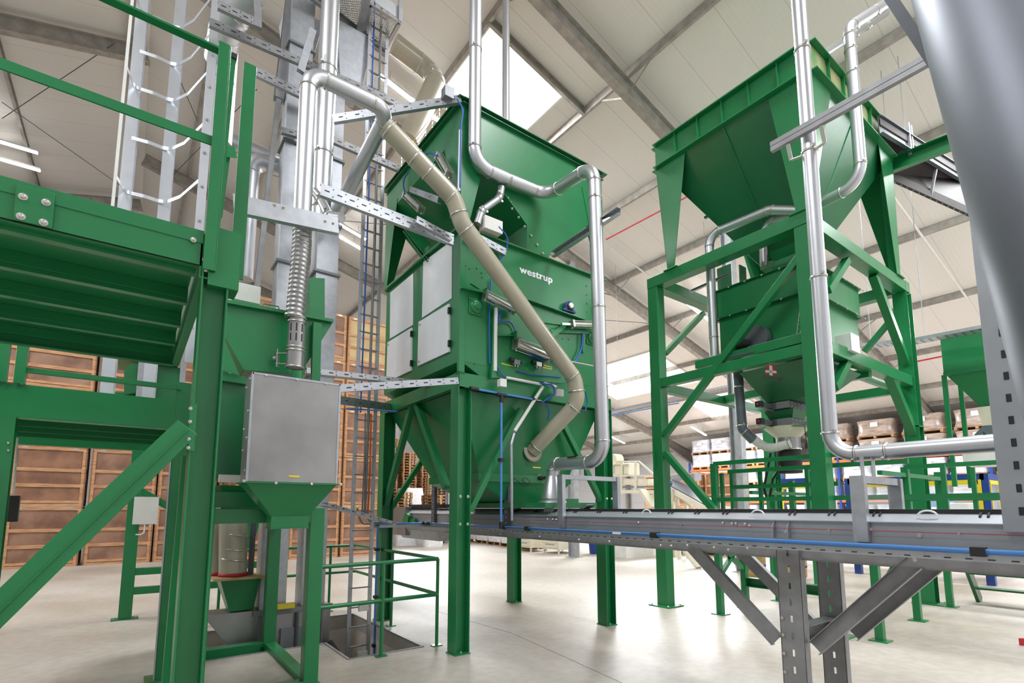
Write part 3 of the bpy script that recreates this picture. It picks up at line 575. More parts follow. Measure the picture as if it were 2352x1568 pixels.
# ================================================================ long conveyor in front of the towers
CX0, CX1, CY1, CY0 = 3.95, 4.6, 8.5, -1.2
cv = T('conveyor', 'long galvanised trough conveyor running past both green towers', 'conveyor', (4.27, 3.6, 0))
m = M().box((CX0,CY0,1.37),(CX0+.004,CY1,1.51)); m.box((CX0-.02,CY0,1.505),(CX0,CY1,1.512)); m.box((CX1,CY0,1.37),(CX1+.004,CY1,1.51)); m.box((CX0,CY0,1.36),(CX1,CY1,1.37)); m.build('side_trough', MAT['side_steel'], cv)
m = M(); m.prism([(CX0,CY0,1.512),(CX0+.1,CY0,1.57),(CX1-.1,CY0,1.57),(CX1,CY0,1.512)], (0,CY1-CY0,0)); m.build('cover', MAT['alu'], cv)
m = M().box((CX0+.09,CY0,1.565),(CX1-.09,CY1-.1,1.592)); m.build('belt_edge', MAT['black'], cv)
m = M().beam((CX0+.02,CY0,1.3),(CX0+.02,CY1,1.3),.05,.13,'C',.005); m.beam((CX1-.02,CY0,1.3),(CX1-.02,CY1,1.3),.05,.13,'Cr',.005); m.beam((CX0+.045,CY0,1.235),(CX0+.045,CY1,1.235),.08,.02); m.build('lower_rail', MAT['galv_dull'], cv)
for x in (1435,1539,1600,1665,1819,1910,2013,2260,1185,1230,1272,1320,1375):
    p = PX(x, 1180, CX0+.06)
    for dy in (-.018,.018): M().beam((CX0+.055,p.y+dy,1.55),(CX0+.09,p.y+dy,1.573),.012,.008).build('cover_slot', MAT['black'], cv)
for x in (1488, 1743, 2132):
    p = PX(x, 1176, CX0+.06); pts = [(CX0+.04,p.y+.05*math.cos(a),1.55+.034*math.sin(a)) for a in [PI*k/8 for k in range(9)]]
    M().tube(pts, .006, 8).build('handle', MAT['white'], cv)
bolts(cv, [PX(x,y,CX0-.004) for x,y in ((1258,1192),(1270,1192.5),(1278,1193),(1290,1195),(1467,1200),(1660,1201),(1681,1202),(1690,1202),(1711,1203),(1722,1207),(1805,1222),(2000,1216),(2112,1229),(1518,1252),(1542,1253),(1717,1258),(1830,1272),(2101,1285),(1673,1262),(1640,1257),(1579,1252),(1400,1243),(1330,1239),(1240,1232),(1150,1226))], (-1,0,0), .009)
for x in (1781, 1815):   # upright fins on the side
    p = PX(x, 1195, CX0); M().prism([(CX0,p.y,1.512),(CX0-.05,p.y,1.46),(CX0-.05,p.y,1.38),(CX0,p.y,1.38)], (0,.006,0)).build('joint_fin', MAT['galv'], cv)
M().tube([(CX0-.03,CY0,1.452),(CX0-.03,CY1,1.452)], .0022, 6).build('pull_cord', MAT['red'], cv)
for y in (7.6,6.6,5.0,3.9,2.8,1.6,.9): M().beam((CX0,y,1.452),(CX0-.035,y,1.452),.008,.008).build('cord_eye', MAT['zinc'], cv)
# head end at the far left
m = M().box((CX0-.03,8.45,1.12),(CX1+.03,9.0,1.62)); m.build('end_box', MAT['plate'], cv, bevel=.005)
M().lathe((CX0-.04,8.3,1.42),(-1,0,0),[(.1,0),(.1,.05)],20).build('drive_guard', G, cv); M().box((CX0-.06,8.0,1.34),(CX0-.03,8.5,1.42)).build('guard_plate', G, cv)
M().hopper((CX0,7.3,CX1,8.95),(CX0+.1,7.45,CX1-.1,8.8),1.23,1.07).build('drip_pan', MAT['galv_dull'], cv); M().box((CX0+.1,7.0,1.6),(CX1-.1,8.6,1.66)).build('top_lid', MAT['rubber'], cv)
# portal leg near the camera
ly0, ly1 = 1.81, 1.97
for x, k in ((CX0, 'leg'), (CX1, 'leg')):
    m = M(); yc = (ly0+ly1)/2
    for s_ in (-1,1): m.box((x-.035,yc+s_*.0825-.003,0),(x+.035,yc+s_*.0825+.003,1.3)); m.box((x-.035,yc+s_*.009,0),(x-.029,yc+s_*.0825,1.3))
    for j in range(11): m.box((x-.035,yc-.009,.0 if j==0 else j*.118+.045-.045),(x-.029,yc+.009,j*.118+.07))
    for j in range(26):
        for s_ in (-1,1): m.box((x+.0,yc+s_*.084-.001,.05+j*.048),(x+.012,yc+s_*.084+.001,.065+j*.048),1)
    l = m.build('leg', [MAT['galv_dull'], MAT['black']], cv); M().box((x-.08,yc-.12,0),(x+.08,yc+.12,.012)).build('foot_plate', MAT['galv_dull'], l)
    for a, b in (((x,2.02,.62),(x,2.72,1.27)), ((x,1.76,.62),(x,1.13,1.27))): M().beam(a,b,.05,.1,'C',.005,up=(0,0,1)).build('brace', MAT['galv_dull'], cv)
M().beam((CX0+.03,1.89,.68),(CX1-.03,1.89,.68),.1,.12,'C',.005).build('cross_bar', MAT['galv_dull'], cv)
bolts(cv, [(CX0-.04,1.955,z) for z in (.42,.55,.68,.8)], (-1,0,0), .009)
# second portal leg, out of sight to the right of the frame
for x in (CX0, CX1): M().beam((x,-.95,0),(x,-.95,1.3),.165,.07,'U',.006,up=(1,0,0)).build('leg', MAT['galv_dull'], cv)
for x in (CX0+.05, CX1-.05): M().beam((x,8.2,1.23),(x,8.2,1.3),.06,.06).build('end_bracket', MAT['galv_dull'], cv)
# hangers from the hopper
for y, lab in ((5.41,'dark slotted upright on the conveyor side beside the blue pipe'),(7.4,'dark slotted upright on the conveyor seen under the left hopper')):
    m = M().beam((CX0-.02,y,1.36),(CX0-.02,y,2.06),.1,.05,'U',.005,up=(1,0,0))
    for j in range(9): m.box((CX0-.047,y-.008,1.4+j*.07),(CX0-.045,y+.008,1.42+j*.07),1)
    one(m, 'slotted_upright', [MAT['grey_dark'], MAT['zinc']], lab, 'steel upright', (CX0,y,1.36))
# portal guards across the conveyor
def portal(y, x1, z, lab, matg):
    t = T('conveyor_guard', lab, 'guard frame', (CX0, y, 1.38))
    for x in (CX0-.03, x1): M().beam((x,y,1.38),(x,y,z),.085,.05,'U',.005,up=(1,0,0)).build('post', MAT['galv'], t)
    M().beam((CX0-.03,y,z-.025),(x1,y,z-.025),.06,.05,'Ud',.004).build('top_rail', MAT['galv'], t)
    if y < 2: M().box((CX0+.02,y+.028,1.6),(x1-.03,y+.032,z-.05)).build('guard_sheet', MAT['guard_plastic'], t)
    return t
pg = portal(1.4, 4.6, 1.815, 'galvanised guard frame with clear sheet standing on the conveyor under the big silver pipe', 0)
pg2 = portal(4.36, PY(1415,1100,4.36).x, 1.975, 'galvanised guard frame on the conveyor beside the silver cone outlet', 0)
for dx in (.12,.32): M().beam((CX0+dx,1.42,1.8),(CX0+dx,1.42,1.96),.06,.004,up=(0,1,0)).build('pipe_bracket', MAT['galv'], pg)
M().beam((4.25,4.36,1.95),(4.25,4.36,2.13),.05,.004,up=(0,1,0)).build('pipe_bracket', MAT['galv'], pg2)
one(M().prism([PX(x,y,CX0+.08) for x,y in ((1253,1158),(1274,1158),(1270,1184),(1246,1184))], (.006,0,0)), 'hatch_plate', MAT['galv'], 'small galvanised hatch plate tilted against the conveyor edge', 'plate', PX(1260,1184,CX0))
one(M().prism([PX(x,y,CX0+.15) for x,y in ((1330,1168),(1345,1158),(1352,1160),(1340,1168))], (.1,0,0)), 'inspection_flap', MAT['grey_mid'], 'small grey flap on the conveyor top left of the green column', 'plate', PX(1335,1168,CX0))
# cable tray and blue compressed-air line
TX = 3.6
m = M().beam((TX+.12,CY0,1.345),(TX+.12,7.1,1.345),.24,.05,'U',.003)
y = CY0
while y < 7.0:
    m.box((TX-.002,y,1.33),(TX+.001,y+.03,1.336),1); y += .09
m.beam((2.9,7.22,1.345),(TX+.2,7.22,1.345),.24,.05,'U',.003)
one(m, 'cable_tray', [MAT['galv'], MAT['black']], 'perforated galvanised cable tray along the conveyor carrying the blue pipe', 'cable tray', (TX,3,1.32))
t = T('air_line', 'long blue compressed-air pipe with black clips running along the conveyor', 'pipe', (TX-.02, 3, 1.375))
M().tube(fillet([(TX-.02,CY0,1.375),(TX-.02,7.06,1.375),(2.86,7.06,1.375),(2.86,7.06,-.75)], .01)[0], .0145, 14).build('tube', MAT['blue_pipe'], t)
for c, d in (((TX-.02,7.06,1.375),(1,1,0)), ((2.86,7.06,1.375),(1,0,1)), ((TX-.02,5.0,1.375),(0,1,0))): M().tube([V3(c)-V3(d).normalized()*.03, V3(c)+V3(d).normalized()*.03], .026, 12).build('elbow_fitting', MAT['black'], t)
for y in (6.9,4.55,.75,-.6): M().box((TX-.045,y-.03,1.35),(TX+.02,y+.03,1.397)).build('pipe_clip', MAT['black'], t)
p = PX(1503,1224,TX-.02); M().box((TX-.045,p.y-.03,1.35),(TX+.02,p.y+.03,1.397)).build('pipe_clip', MAT['black'], t)
M().box((TX-.0352,3.18,1.365),(TX-.034,3.28,1.385)).build('paper_label', MAT['white'], t)
for z in (1.0,.35,-.3): M().box((2.83,7.03,z),(2.89,7.09,z+.04)).build('pipe_clip', MAT['black'], t)
t = T('air_riser', 'upright blue air pipe with black tee rising to the left tower channel', 'pipe', (TX-.02, 5.0, 1.38))
x_ = TX-.06
M().tube([(x_,5.0,1.4),(x_,5.0,2.97)], .0145, 14).build('tube', MAT['blue_pipe'], t)
a, b = PY(1090,893,5.0), PY(1226,917,5.0); M().tube([a, b], .0135, 12).build('cross_tube', MAT['blue_pipe'], t)
for c in (V3((x_,5.0,2.96)),): M().tube([c-V3((.07,0,0)), c+V3((.07,0,0))], .024, 12).build('tee_fitting', MAT['black'], t); M().tube([c, c-V3((0,0,.09))], .024, 12).build('tee_fitting', MAT['black'], t)
M().tube([a-V3((.06,0,0)), a+V3((.05,0,0))], .026, 12).build('end_cap', MAT['black'], t); M().tube([b-V3((.02,0,0)), b+V3((.03,0,0))], .022, 12).build('end_cap', MAT['black'], t); M().tube([b+V3((.03,0,0)), b+V3((.13,0,0))], .01, 8).build('quick_coupler', MAT['zinc'], t)
M().box((x_-.03,4.97,2.15),(x_+.03,5.03,2.19)).build('pipe_clip', MAT['black'], t); M().tube([(x_,5,1.36),(x_,5,1.44)], .026, 12).build('elbow_fitting', MAT['black'], t)
one(M().tube([PX(795,938,2.4) if 0 else PY(795,938,6.6), PY(912,945,6.6)], .012, 10), 'air_line', MAT['blue_pipe'], 'short blue air pipe under the dark channel left of the tower', 'pipe', PY(795,938,6.6))
# ---------------------------------------------------------------- silver ducts
D = MAT['duct']
c1 = PY(1090,330,4.95); cxr, cyr = c1.x, 4.95
pts = [(cxr,cyr,9.6),(cxr,cyr,5.74),(4.25,4.95,5.78),(4.25,4.08,5.72),(4.25,4.02,2.12),(4.22,4.8,2.12),(4.2,4.84,1.9)]
pts[5] = (4.22,4.83,2.14); pts[6] = (4.21,4.84,1.98)
t = duct('silver_duct', 'silver duct dropping from the roof, stepping across the hopper and down to the conveyor cone', 'duct', pts[:2]+[(3.6,4.95,5.75)]+pts[2:], .078, .22, D, loc=(4.2,4.84,1.67), extra=((0,.25),(0,.6),(3,.45) if 0 else (4,.12),(4,.5)))
M().lathe((4.2,4.84,1.665),(0,0,1),[(.175,0),(.165,.02),(.15,.03),(.075,.33)],28).build('cone', D, t); M().ring((4.2,4.84,1.72),(0,0,1),.158,.006,.01).build('cone_seam', Z, t)
for dy in (-.05,.02): M().box((4.16,4.42+dy,2.19),(4.17,4.5+dy,2.205)).build('damper_slot', MAT['black'], t)
q = [PY(1152,430,5.0), PY(1148,455,5.0), PY(1106,484,5.0), PY(1096,515,5.0)]
duct('branch_duct', 'small silver branch duct bending down from the stepped duct to the cleaner', 'duct', q, .045, .12, D)
a = PY(1162,285,6.3); duct('thin_duct', 'thin silver duct dropping in front of the bright roof light', 'duct', [(a.x,6.3,11),(a.x,6.3,6.65)], .062, .1, D, extra=((0,.78),(0,.86)))
# big pipe past the right tower
zb = 2.0; xb, yb_ = 4.3, 1.70
t = duct('large_duct', 'large silver duct rising past the right green tower and turning level to the right', 'duct', [(xb,yb_,8.2),(xb,yb_,zb),(xb,-1.3,zb)], .056, .17, D, loc=(xb,yb_,zb), extra=[(0,(8.2-ZQ(1850,yy,(xb,yb_)))/6.2) for yy in (112,352,643)]+[(1,.12)])
# strut rail across it
a, b = PX(1772,345,4.2), PX(2170,126,4.2)
t = T('strut_rail', 'dark galvanised strut rail clamped across the large silver duct', 'steel rail', (a.x, a.y, a.z))
for dz in (0,.045): M().beam(a+V3((0,0,dz)), (4.2,-1.0,a.z+dz), .04, .04, 'box').build('rail', MAT['galv_dull'], t)
zc = ZQ(1862,352,(xb,yb_))
for x, y, s_ in ((1808,325,1),(1885,283,-1)):
    p = PX(x,y,4.2); q = V3((4.26,yb_+s_*.13,zc)); M().beam(p, q, .03,.005).build('bracket', MAT['zinc'], t); M().beam(q, (4.28,yb_+s_*.055,zc), .03,.005).build('bracket', MAT['zinc'], t)
# duct D down the right side of the tower hopper and across to the fan
P0, P1, P2 = PY(2060,-8,2.1), PY(1948,62,2.35), PY(1980,420,2.35)
P1 = V3((PY(1965,250,2.35).x, 2.35, P1.z)); P2 = V3((P1.x,2.35,P2.z))
P3, P4, P5, P6 = PX(1850,484,7.6), PX(1768,482,7.55), PX(1628,540,7.5), None
P6 = V3((7.5, P5.y, ZQ(1642,818,(7.5,P5.y))))
duct('tower_duct', 'silver duct looping beside the right tower hopper and down to its weigh bin', 'duct', [P0,P1,P2,P3,P4,P5,P6], .072, [0,.25,.25,.25,.2,.2,0], D, extra=((0,.5),(1,.15),(1,.3),(5,.85)))
q = [PY(2035,30,2.6), PY(1990,60,2.8), PY(1890,125,3.0)]
duct('branch_duct', 'thinner silver duct rising behind the bend at the upper right', 'duct', q, .06, .2, D, extra=((1,.3),))
q = [PX(1830,490,7.7), PX(1760,512,7.75), PX(1752,548,7.75)]
duct('branch_duct', 'short silver branch duct over the right tower weigh bin inlet', 'duct', q, .055, .15, D)
q = [PX(1753,548,7.8), PX(1755,612,7.8)]; t = T('flexible_sleeve', 'short clear sleeve with red top band on the weigh bin inlet', 'sleeve', tuple(q[1])); M().cyl(q[0], q[0].lerp(q[1],.25), .06, 16).build('red_band', MAT['red'], t); M().cyl(q[0].lerp(q[1],.25), q[1], .062, 16).build('sleeve', MAT['plate'], t)
# ================================================================ right tower
BX0, BX1, BY0, BY1, BZ = 7.15, 11.1, 2.9, 5.62, 5.64
tw = T('green_tower', 'tall green box-section frame carrying the right hopper and weigh bin', 'steel tower', (BX0,BY0,0))
W = .2
for i, (x, y) in enumerate(((BX0+W/2,BY0+W/2),(BX0+W/2,BY1-W/2),(BX1-.1,BY0+.1),(BX1-.1,BY1-.1))):
    far = x > 8
    c = M(); c.beam((x,y,.015),(x,y,BZ-.19),.22 if far else W,.24 if far else W,'H' if far else 'box',.012,up=(1,0,0)); c = c.build('column', G, tw, bevel=.006 if not far else .002)
    M().box((x-.2,y-.2,0),(x+.2,y+.2,.018)).build('foot_plate', G, c); bolts(c, [(x+dx,y+dy,.018) for dx in (-.16,.16) for dy in (-.16,.16)], (0,0,1), .014)
def fb(a, b, w=.14, h=.17, nm='beam', k='box', up=None): return M().beam(a, b, w, h, k, .01, up=up).build(nm, G, tw, bevel=.004)
zt = BZ-.09
fb((BX0+.1,BY0-.003,zt),(BX0+.1,BY1+.003,zt),.206,.19); fb((BX1-.1,BY0-.003,zt),(BX1-.1,BY1,zt),.206,.19); fb((BX0+.2,BY0+.1,zt-.002),(BX1-.2,BY0+.1,zt-.002),.2,.185); fb((BX0+.2,BY1-.1,zt-.002),(BX1-.2,BY1-.1,zt-.002),.2,.185)
zm = 3.72
fb((BX0+.13,BY0+.22,zm+.18),(BX0+.13,BY1-.85,zm+.18),.14,.13,'upper_middle_beam'); fb((BX0+.085,BY0+.2,zm+.01),(BX0+.085,BY1-.2,zm+.01),.14,.15,'middle_beam')
fb((BX0+.2,BY0+.1,zm+.09),(BX1-.22,BY0+.1,zm+.09),.16,.18,'middle_beam'); fb((BX1-.1,BY0+.22,zm),(BX1-.1,BY1-.22,zm),.14,.16,'middle_beam'); fb((BX0+.2,BY1-.12,zm-.05),(BX1-.5,BY1-.12,zm-.05),.14,.15,'middle_beam')
fb((9.2,BY0+.1,zm-.02),(9.2,BY1-.1,zm-.02),.12,.14,'middle_beam'); fb((BX0+.3,BY0+.35,zm+.02),(BX1-.1,BY0+.35,zm+.02),.08,.08,'middle_beam')
xl = BX0+.06
for (a, b) in (((1838,590),(1527,1000)), ((1528,1040),(1700,1240))): M().beam(PX(*a,xl), PX(*b,xl), .1, .1, up=(1,0,0)).build('brace', G, tw, bevel=.004)
yr = BY0+.1
M().beam(PY(1945,598,yr), PY(1900,668,yr), .1, .1, up=(0,1,0)).build('brace', G, tw); M().beam(PY(2005,632,yr), PY(2085,845,yr), .12, .12, up=(0,1,0)).build('brace', G, tw)
M().beam(PY(1950,820,yr), PY(1915,890,yr), .11, .11, up=(0,1,0)).build('brace', G, tw); M().beam(PY(2040,858,yr), PY(2103,1010,yr), .13, .13, up=(0,1,0)).build('brace', G, tw)
M().beam(PX(2055,725,BX1-.1), PX(1985,808,BX1-.1), .09, .09, up=(1,0,0)).build('brace', G, tw); yl = BY1-.12
M().beam(PY(1615,720,yl), PY(1527,812,yl), .09, .09, up=(0,1,0)).build('brace', G, tw)
M().box((BX1-.22,BY0-.02,3.0),(BX1+.02,BY0+.22,3.02)).build('splice_plate', G, tw); M().beam(PY(1508,1030,BY1-.02)-V3((0,.02,0)), PY(1508,1075,BY1-.02)-V3((0,.02,0)), .22,.01,up=(0,1,0)).build('gusset_plate', G, tw)
# top hopper
RX0, RX1, RY0, RY1 = 7.12, 10.15, 2.72, 5.33
uh = T('storage_hopper', 'big green storage hopper with dirty right side on top of the right tower', 'hopper', (RX0,RY0,BZ))
M().box((RX0,RY0,7.57),(RX1,RY1,8.0)).build('collar', G, uh)
M().box((RX0-.001+.0,RY0-.004,7.6),(RX1,RY0,7.98)).build('dusty_side', MAT['dirt_green'], uh)
m = M(); m.hopper((RX0+.02,RY0+.02,RX1-.02,RY1-.02),(8.1,3.5,8.7,4.1),7.57,5.6); m.build('pyramid', MAT['green_dark'], uh, bevel=.004)
m = M()
for z in (7.57, 8.0):
    for a, b in (((RX0,RY0),(RX1,RY0)),((RX1,RY0),(RX1,RY1)),((RX1,RY1),(RX0,RY1)),((RX0,RY1),(RX0,RY0))): 
        m.beam((*a,z),(*b,z),.16,.02)
m.build('rim_flange', G, uh)
for k in range(1, 6):
    y = RY0+(RY1-RY0)*k/6; M().box((RX0-.05,y-.006,7.58),(RX0,y+.006,7.99)).build('stiffener', G, uh)
for k in range(1, 6):
    x = RX0+(RX1-RX0)*k/6; M().box((x-.006,RY0-.05,7.58),(x+.006,RY0,7.99)).build('stiffener', G, uh)
# ribs on the sloping faces
m = M(); m.beam((RX0+.02,4.03,7.55),(8.1,3.8,5.64),.012,.05,up=(1,0,0)); m.beam((7.7,3.3,6.6),(7.7,4.78,6.6),.05,.03); m.beam((8.6,RY0+.02,7.55),(8.4,3.5,5.64),.05,.012,up=(0,1,0)); m.build('rib', G, uh)
for (x, y, sx, sy_, xb_, yb2) in ((RX0,RY0,1,1,BX0+.02,BY0+.02),(RX0,RY1,1,-1,BX0+.02,BY1-.42),(RX1,RY0,-1,1,10.75,BY0+.02),(RX1,RY1,-1,-1,10.7,BY1-.42)):
    l = M(); zb_ = BZ+.01
    l.prism([(x,y,7.56),(x+sx*.62,y,7.56),(xb_+sx*.16,yb2,zb_),(xb_,yb2,zb_)], (0,sy_*.012,0)); l.prism([(x,y,7.56),(x,y+sy_*.6,7.56),(xb_,yb2+sy_*.14,zb_),(xb_,yb2,zb_)], (sx*.012,0,0))
    if sx < 0: l.prism([(x-.3,y-.001,7.56),(x-.29,y-.001,7.56),(xb_-.15,yb2,zb_),(xb_-.16,yb2,zb_)], (0,.12,0))
    l.box((xb_-.05 if sx>0 else xb_-.25,yb2-.05 if sy_>0 else yb2-.22,BZ),(xb_+.25 if sx>0 else xb_+.05,yb2+.22 if sy_>0 else yb2+.05,BZ+.015)); l.build('leg', G, uh, bevel=.002)
M().box((8.12,3.52,5.5),(8.68,4.08,5.6)).build('outlet', G, uh)
m = M().box((7.9,3.3,5.13),(8.35,3.78,5.45)); m.hopper((7.85,3.25,8.45,3.85),(7.95,3.33,8.32,3.75),5.6,5.45); one(m, 'inlet_chute', G, 'green inlet chute between the big hopper and the weigh bin', 'chute', (8.2,3.75,5.0))
one(M().beam((8.0,4.65,5.0),(8.0,4.65,5.75),.25,.02,up=(1,0,0)).beam((8.15,4.4,5.0),(8.15,4.4,5.7),.2,.02,up=(0,1,0)), 'deflector_plate', MAT['green_dark'], 'upright green plates standing on the weigh bin top left', 'plate', (8,4.65,5.0))
# weigh bin
wx0, wx1, wy0, wy1 = 7.55, 9.35, 3.12, 4.56
wb = T('weigh_bin', 'green weigh bin with bolted seam held inside the right tower', 'bin', (wx0,wy0,3.9))
zt_ = 5.13
M().box((wx0,wy0,4.66),(wx1,wy1,zt_)).build('upper_box', G, wb, bevel=.004); M().box((wx0+.03,wy0+.03,3.88),(wx1-.03,wy1-.03,4.66)).build('lower_box', G, wb, bevel=.004)
m = M()
for z in (4.66, zt_):
    for p_, q_ in (((wx0,wy0),(wx1,wy0)),((wx1,wy0),(wx1,wy1)),((wx1,wy1),(wx0,wy1)),((wx0,wy1),(wx0,wy0))): m.beam((*p_,z),(*q_,z),.09,.014)
m.build('seam_flange', MAT['green_dark'], wb)
bolts(wb, [(wx0-.046,wy0+.1+k*.27,z-.01) for k in range(6) for z in (4.66,zt_)], (-1,0,0), .01); bolts(wb, [(wx0+.1+k*.35,wy0-.046,z-.01) for k in range(6) for z in (4.66,zt_)], (0,-1,0), .01)
for (a_, b_) in (((wx0-.1,wy0+.2),(wx0,wy0+.2)),((wx0-.1,wy1-.2),(wx0,wy1-.2))): M().beam((a_[0],a_[1],3.95),(b_[0],b_[1],3.95),.1,.1).build('load_cell', MAT['zinc'], wb)
M().box((wx1-.03,wy0+.2,4.0),(wx1+.0,wy1-.2,4.45)).build('side_cover', G, wb)
# lower hopper with the logo
hz = 3.62
cx_, cy_ = 8.1, 3.8
lh = T('scale_hopper', 'dark green tapering hopper with red and white cross emblem under the weigh bin', 'hopper', (cx_,cy_,2.6))
M().hopper((7.4,3.05,9.0,4.14),(7.82,3.36,8.38,3.95),3.66,3.21).build('pyramid', MAT['green_dark'], lh, bevel=.003)
# emblem: a red wedge with a white cross lying on the sloping front face
fa, fb_, fc = V3((7.4,3.05,3.66)), V3((7.4,4.14,3.66)), V3((7.82,3.95,3.21))
nn = (fb_-fa).cross(fc-fa).normalized(); nn = nn if nn.x < 0 else -nn
def on(x, y, d=.002):
    r_ = ray(x, y); t_ = nn.dot(fa-CAM)/nn.dot(r_); return CAM+r_*t_+nn*d
def pad(pts, mt, d, nm, th=.002): M().prism([on(x,y,d) for x,y in pts], nn*th).build(nm, MAT[mt], lh)
pad(((1763,834),(1778,838),(1786,862),(1757,860)), 'red', .001, 'emblem_field'); 
pad(((1767,838),(1774,839),(1775,862),(1768,861)), 'white', .004, 'emblem_cross'); pad(((1758.5,849),(1783,851),(1784.5,856.5),(1757.6,854.5)), 'white', .004, 'emblem_cross')
c = on(1776,868,.003); xd = (on(1796,868)-on(1756,866)).normalized(); text('danvægt', .09, tuple(c), xd, nn.cross(xd)*(-1 if nn.cross(xd).z<0 else 1), 'grey_dark', lh, bold=0)
# slide gates
def gate(z, lab):
    t = T('slide_gate', lab, 'slide gate', (cx_,cy_,z)); M().box((7.83,3.62,z),(8.42,4.0,z+.11)).build('gate_frame', MAT['grey_dark'], t, bevel=.004)
    M().box((7.82,3.625,z+.005),(7.829,3.81,z+.108)).build('white_plate', MAT['grey_mid'], t)
    M().beam((7.83,3.9,z+.055),(7.55,3.9,z+.055),.08,.07).build('cylinder', MAT['motor_grey'], t, bevel=.01); M().box((7.46,3.86,z+.01),(7.55,3.95,z+.1)).build('drive_box', MAT['black'], t, bevel=.006)
    M().cyl((7.46,3.905,z+.055),(7.452,3.905,z+.055),.016,14).build('indicator', MAT['red'], t); M().cyl((7.83,3.86,z-.02),(7.4,3.86,z-.02),.012,8).build('rod', MAT['zinc'], t)
    bolts(t, [(7.9+.11*k,3.619,z+dz) for k in range(5) for dz in (.025,.085)], (0,-1,0), .008)
gate(3.09, 'upper grey slide gate with red-marked actuator below the emblem hopper'); gate(2.83, 'lower grey slide gate with red-marked actuator above the black sleeve')
m = M().hopper((7.86,3.58,8.36,4.02),(7.92,3.63,8.3,3.97),3.08,2.95); one(m, 'transition_piece', MAT['green_dark'], 'dark green transition between the two slide gates', 'transition', (cx_,cy_,2.95))
t = T('filling_spout', 'pale round filling spout with long black rubber sleeve above the green rails', 'spout', (cx_,cy_,2.15))
M().lathe((cx_,cy_,2.83),(0,0,-1),[(.33,0),(.3,.03),(.19,.13),(.17,.16)],28).build('cone', MAT['cream'], t); M().cyl((cx_,cy_,2.68),(cx_,cy_,2.48),.17,28).build('collar', MAT['plate'], t); M().ring((cx_,cy_,2.49),(0,0,1),.17,.012,.02).build('clamp_ring', Z, t)
M().cyl((cx_,cy_,2.47),(cx_,cy_,2.13),.175,28).build('rubber_sleeve', MAT['rubber'], t)
M().prism([(cx_+.1,cy_-.5,2.8),(cx_+.1,cy_-.2,2.8),(cx_-.3,cy_-.2,2.8),(cx_-.3,cy_-.5,2.8)], (0,0,.006)).build('lip_plate', MAT['green_dark'], t); M().tube([(cx_-.1,cy_-.3,2.8),(cx_-.1,cy_-.31,2.55)], .005, 6).build('chain', MAT['black'], t); M().cyl((cx_-.1,cy_-.31,2.55),(cx_-.1,cy_-.31,2.47),.02,10).build('switch', MAT['black'], t)
# grey pipe and ribbed hose into the spout
xg = 7.75
q = [PX(1693,838,xg), PX(1705,985,xg), PX(1732,1012,7.85)]
duct('grey_duct', 'grey vertical duct inside the right tower bending to a ribbed hose', 'duct', q, .078, .16, MAT['duct_grey'], extra=((0,.35),))
def ribbed(name, lab, pts, r, mt, R=.3, pitch=.022, cat='hose', amp=.12, clamp=True):
    pth, _ = fillet(pts, R, 14); L_ = [0]
    for a, b in zip(pth, pth[1:]): L_.append(L_[-1]+(b-a).length)
    n = int(L_[-1]/pitch*4); out = []; rad = []; j = 0
    for k in range(n+1):
        s_ = L_[-1]*k/n
        while j < len(L_)-2 and L_[j+1] < s_: j += 1
        f = (s_-L_[j])/max(1e-6, L_[j+1]-L_[j]); out.append(pth[j].lerp(pth[j+1], f)); rad.append(r*(1-amp*(.5-.5*math.cos(2*PI*k/4))))
    t = T(name, lab, cat, tuple(out[-1])); M().tube(out, r, 20, rad=rad).build('ribbed_tube', mt, t)
    if clamp:
        for e, d in ((out[2], out[3]-out[2]), (out[-3], out[-2]-out[-3])): M().ring(e, d, r, .006, .02).build('hose_clamp', MAT['zinc'], t)
    return t
ribbed('ribbed_hose', 'pale ribbed hose curving from the grey duct to the filling spout', [PX(1730,1008,7.85), PX(1765,1032,7.85), PX(1815,1018,7.9)], .068, MAT['white_dull'])
# fan and motor on the platform
fc = PX(1735,778,7.45); t = T('fan', 'round grey fan with black motor on the right tower platform', 'fan', (fc.x,fc.y,3.86))
M().lathe(fc+V3((.08,0,0)), (-1,0,0), [(.2,0),(.2,.1)], 28).build('fan_housing', MAT['motor_grey'], t); mc = fc+V3((-.02,.12,-.06))
m = M().cyl(mc, mc+V3((-.22,.12,0)), .085, 20)
for k in range(8): m.ring(mc+V3((-.22,.12,0))*(k/8), (-.22,.12,0), .085, .008, .006)
m.build('motor', MAT['black'], t); M().box((fc.x-.25,fc.y-.1,3.87),(fc.x+.1,fc.y+.3,3.9)).build('base', MAT['grey_dark'], t)
m = M(); a, b = PX(1716,800,7.2), PX(1845,765,7.2)
a = V3((7.22,fc.y-.0,3.97)); b = V3((7.22,BY0+.2,3.97))
for dz in (-.04,0): m.tube([a+V3((0,0,dz)), b+V3((0,0,dz))], .004, 6)
for k in range(12): p_ = a.lerp(b, k/11); m.tube([p_+V3((0,0,0)), p_-V3((0,0,.045)), p_-V3((-.06,0,.045)), p_-V3((-.06,0,0))], .003, 6)
one(m, 'wire_tray', Z, 'thin wire basket tray along the right tower middle beam', 'cable tray', tuple(a))
m = M(); 
for dx in (0,.05): m.tube([PX(1838,765,7.5)+V3((0,dx,0)), PX(1846,702,7.5)+V3((0,dx,0))], .004, 6)
for k in range(7): p_ = PX(1838,765,7.5).lerp(PX(1846,702,7.5), k/6); m.tube([p_, p_+V3((0,.05,0))], .003, 6)
one(m, 'wire_tray', Z, 'short upright wire tray against the weigh bin beside the near column', 'cable tray', tuple(PX(1838,765,7.5)))
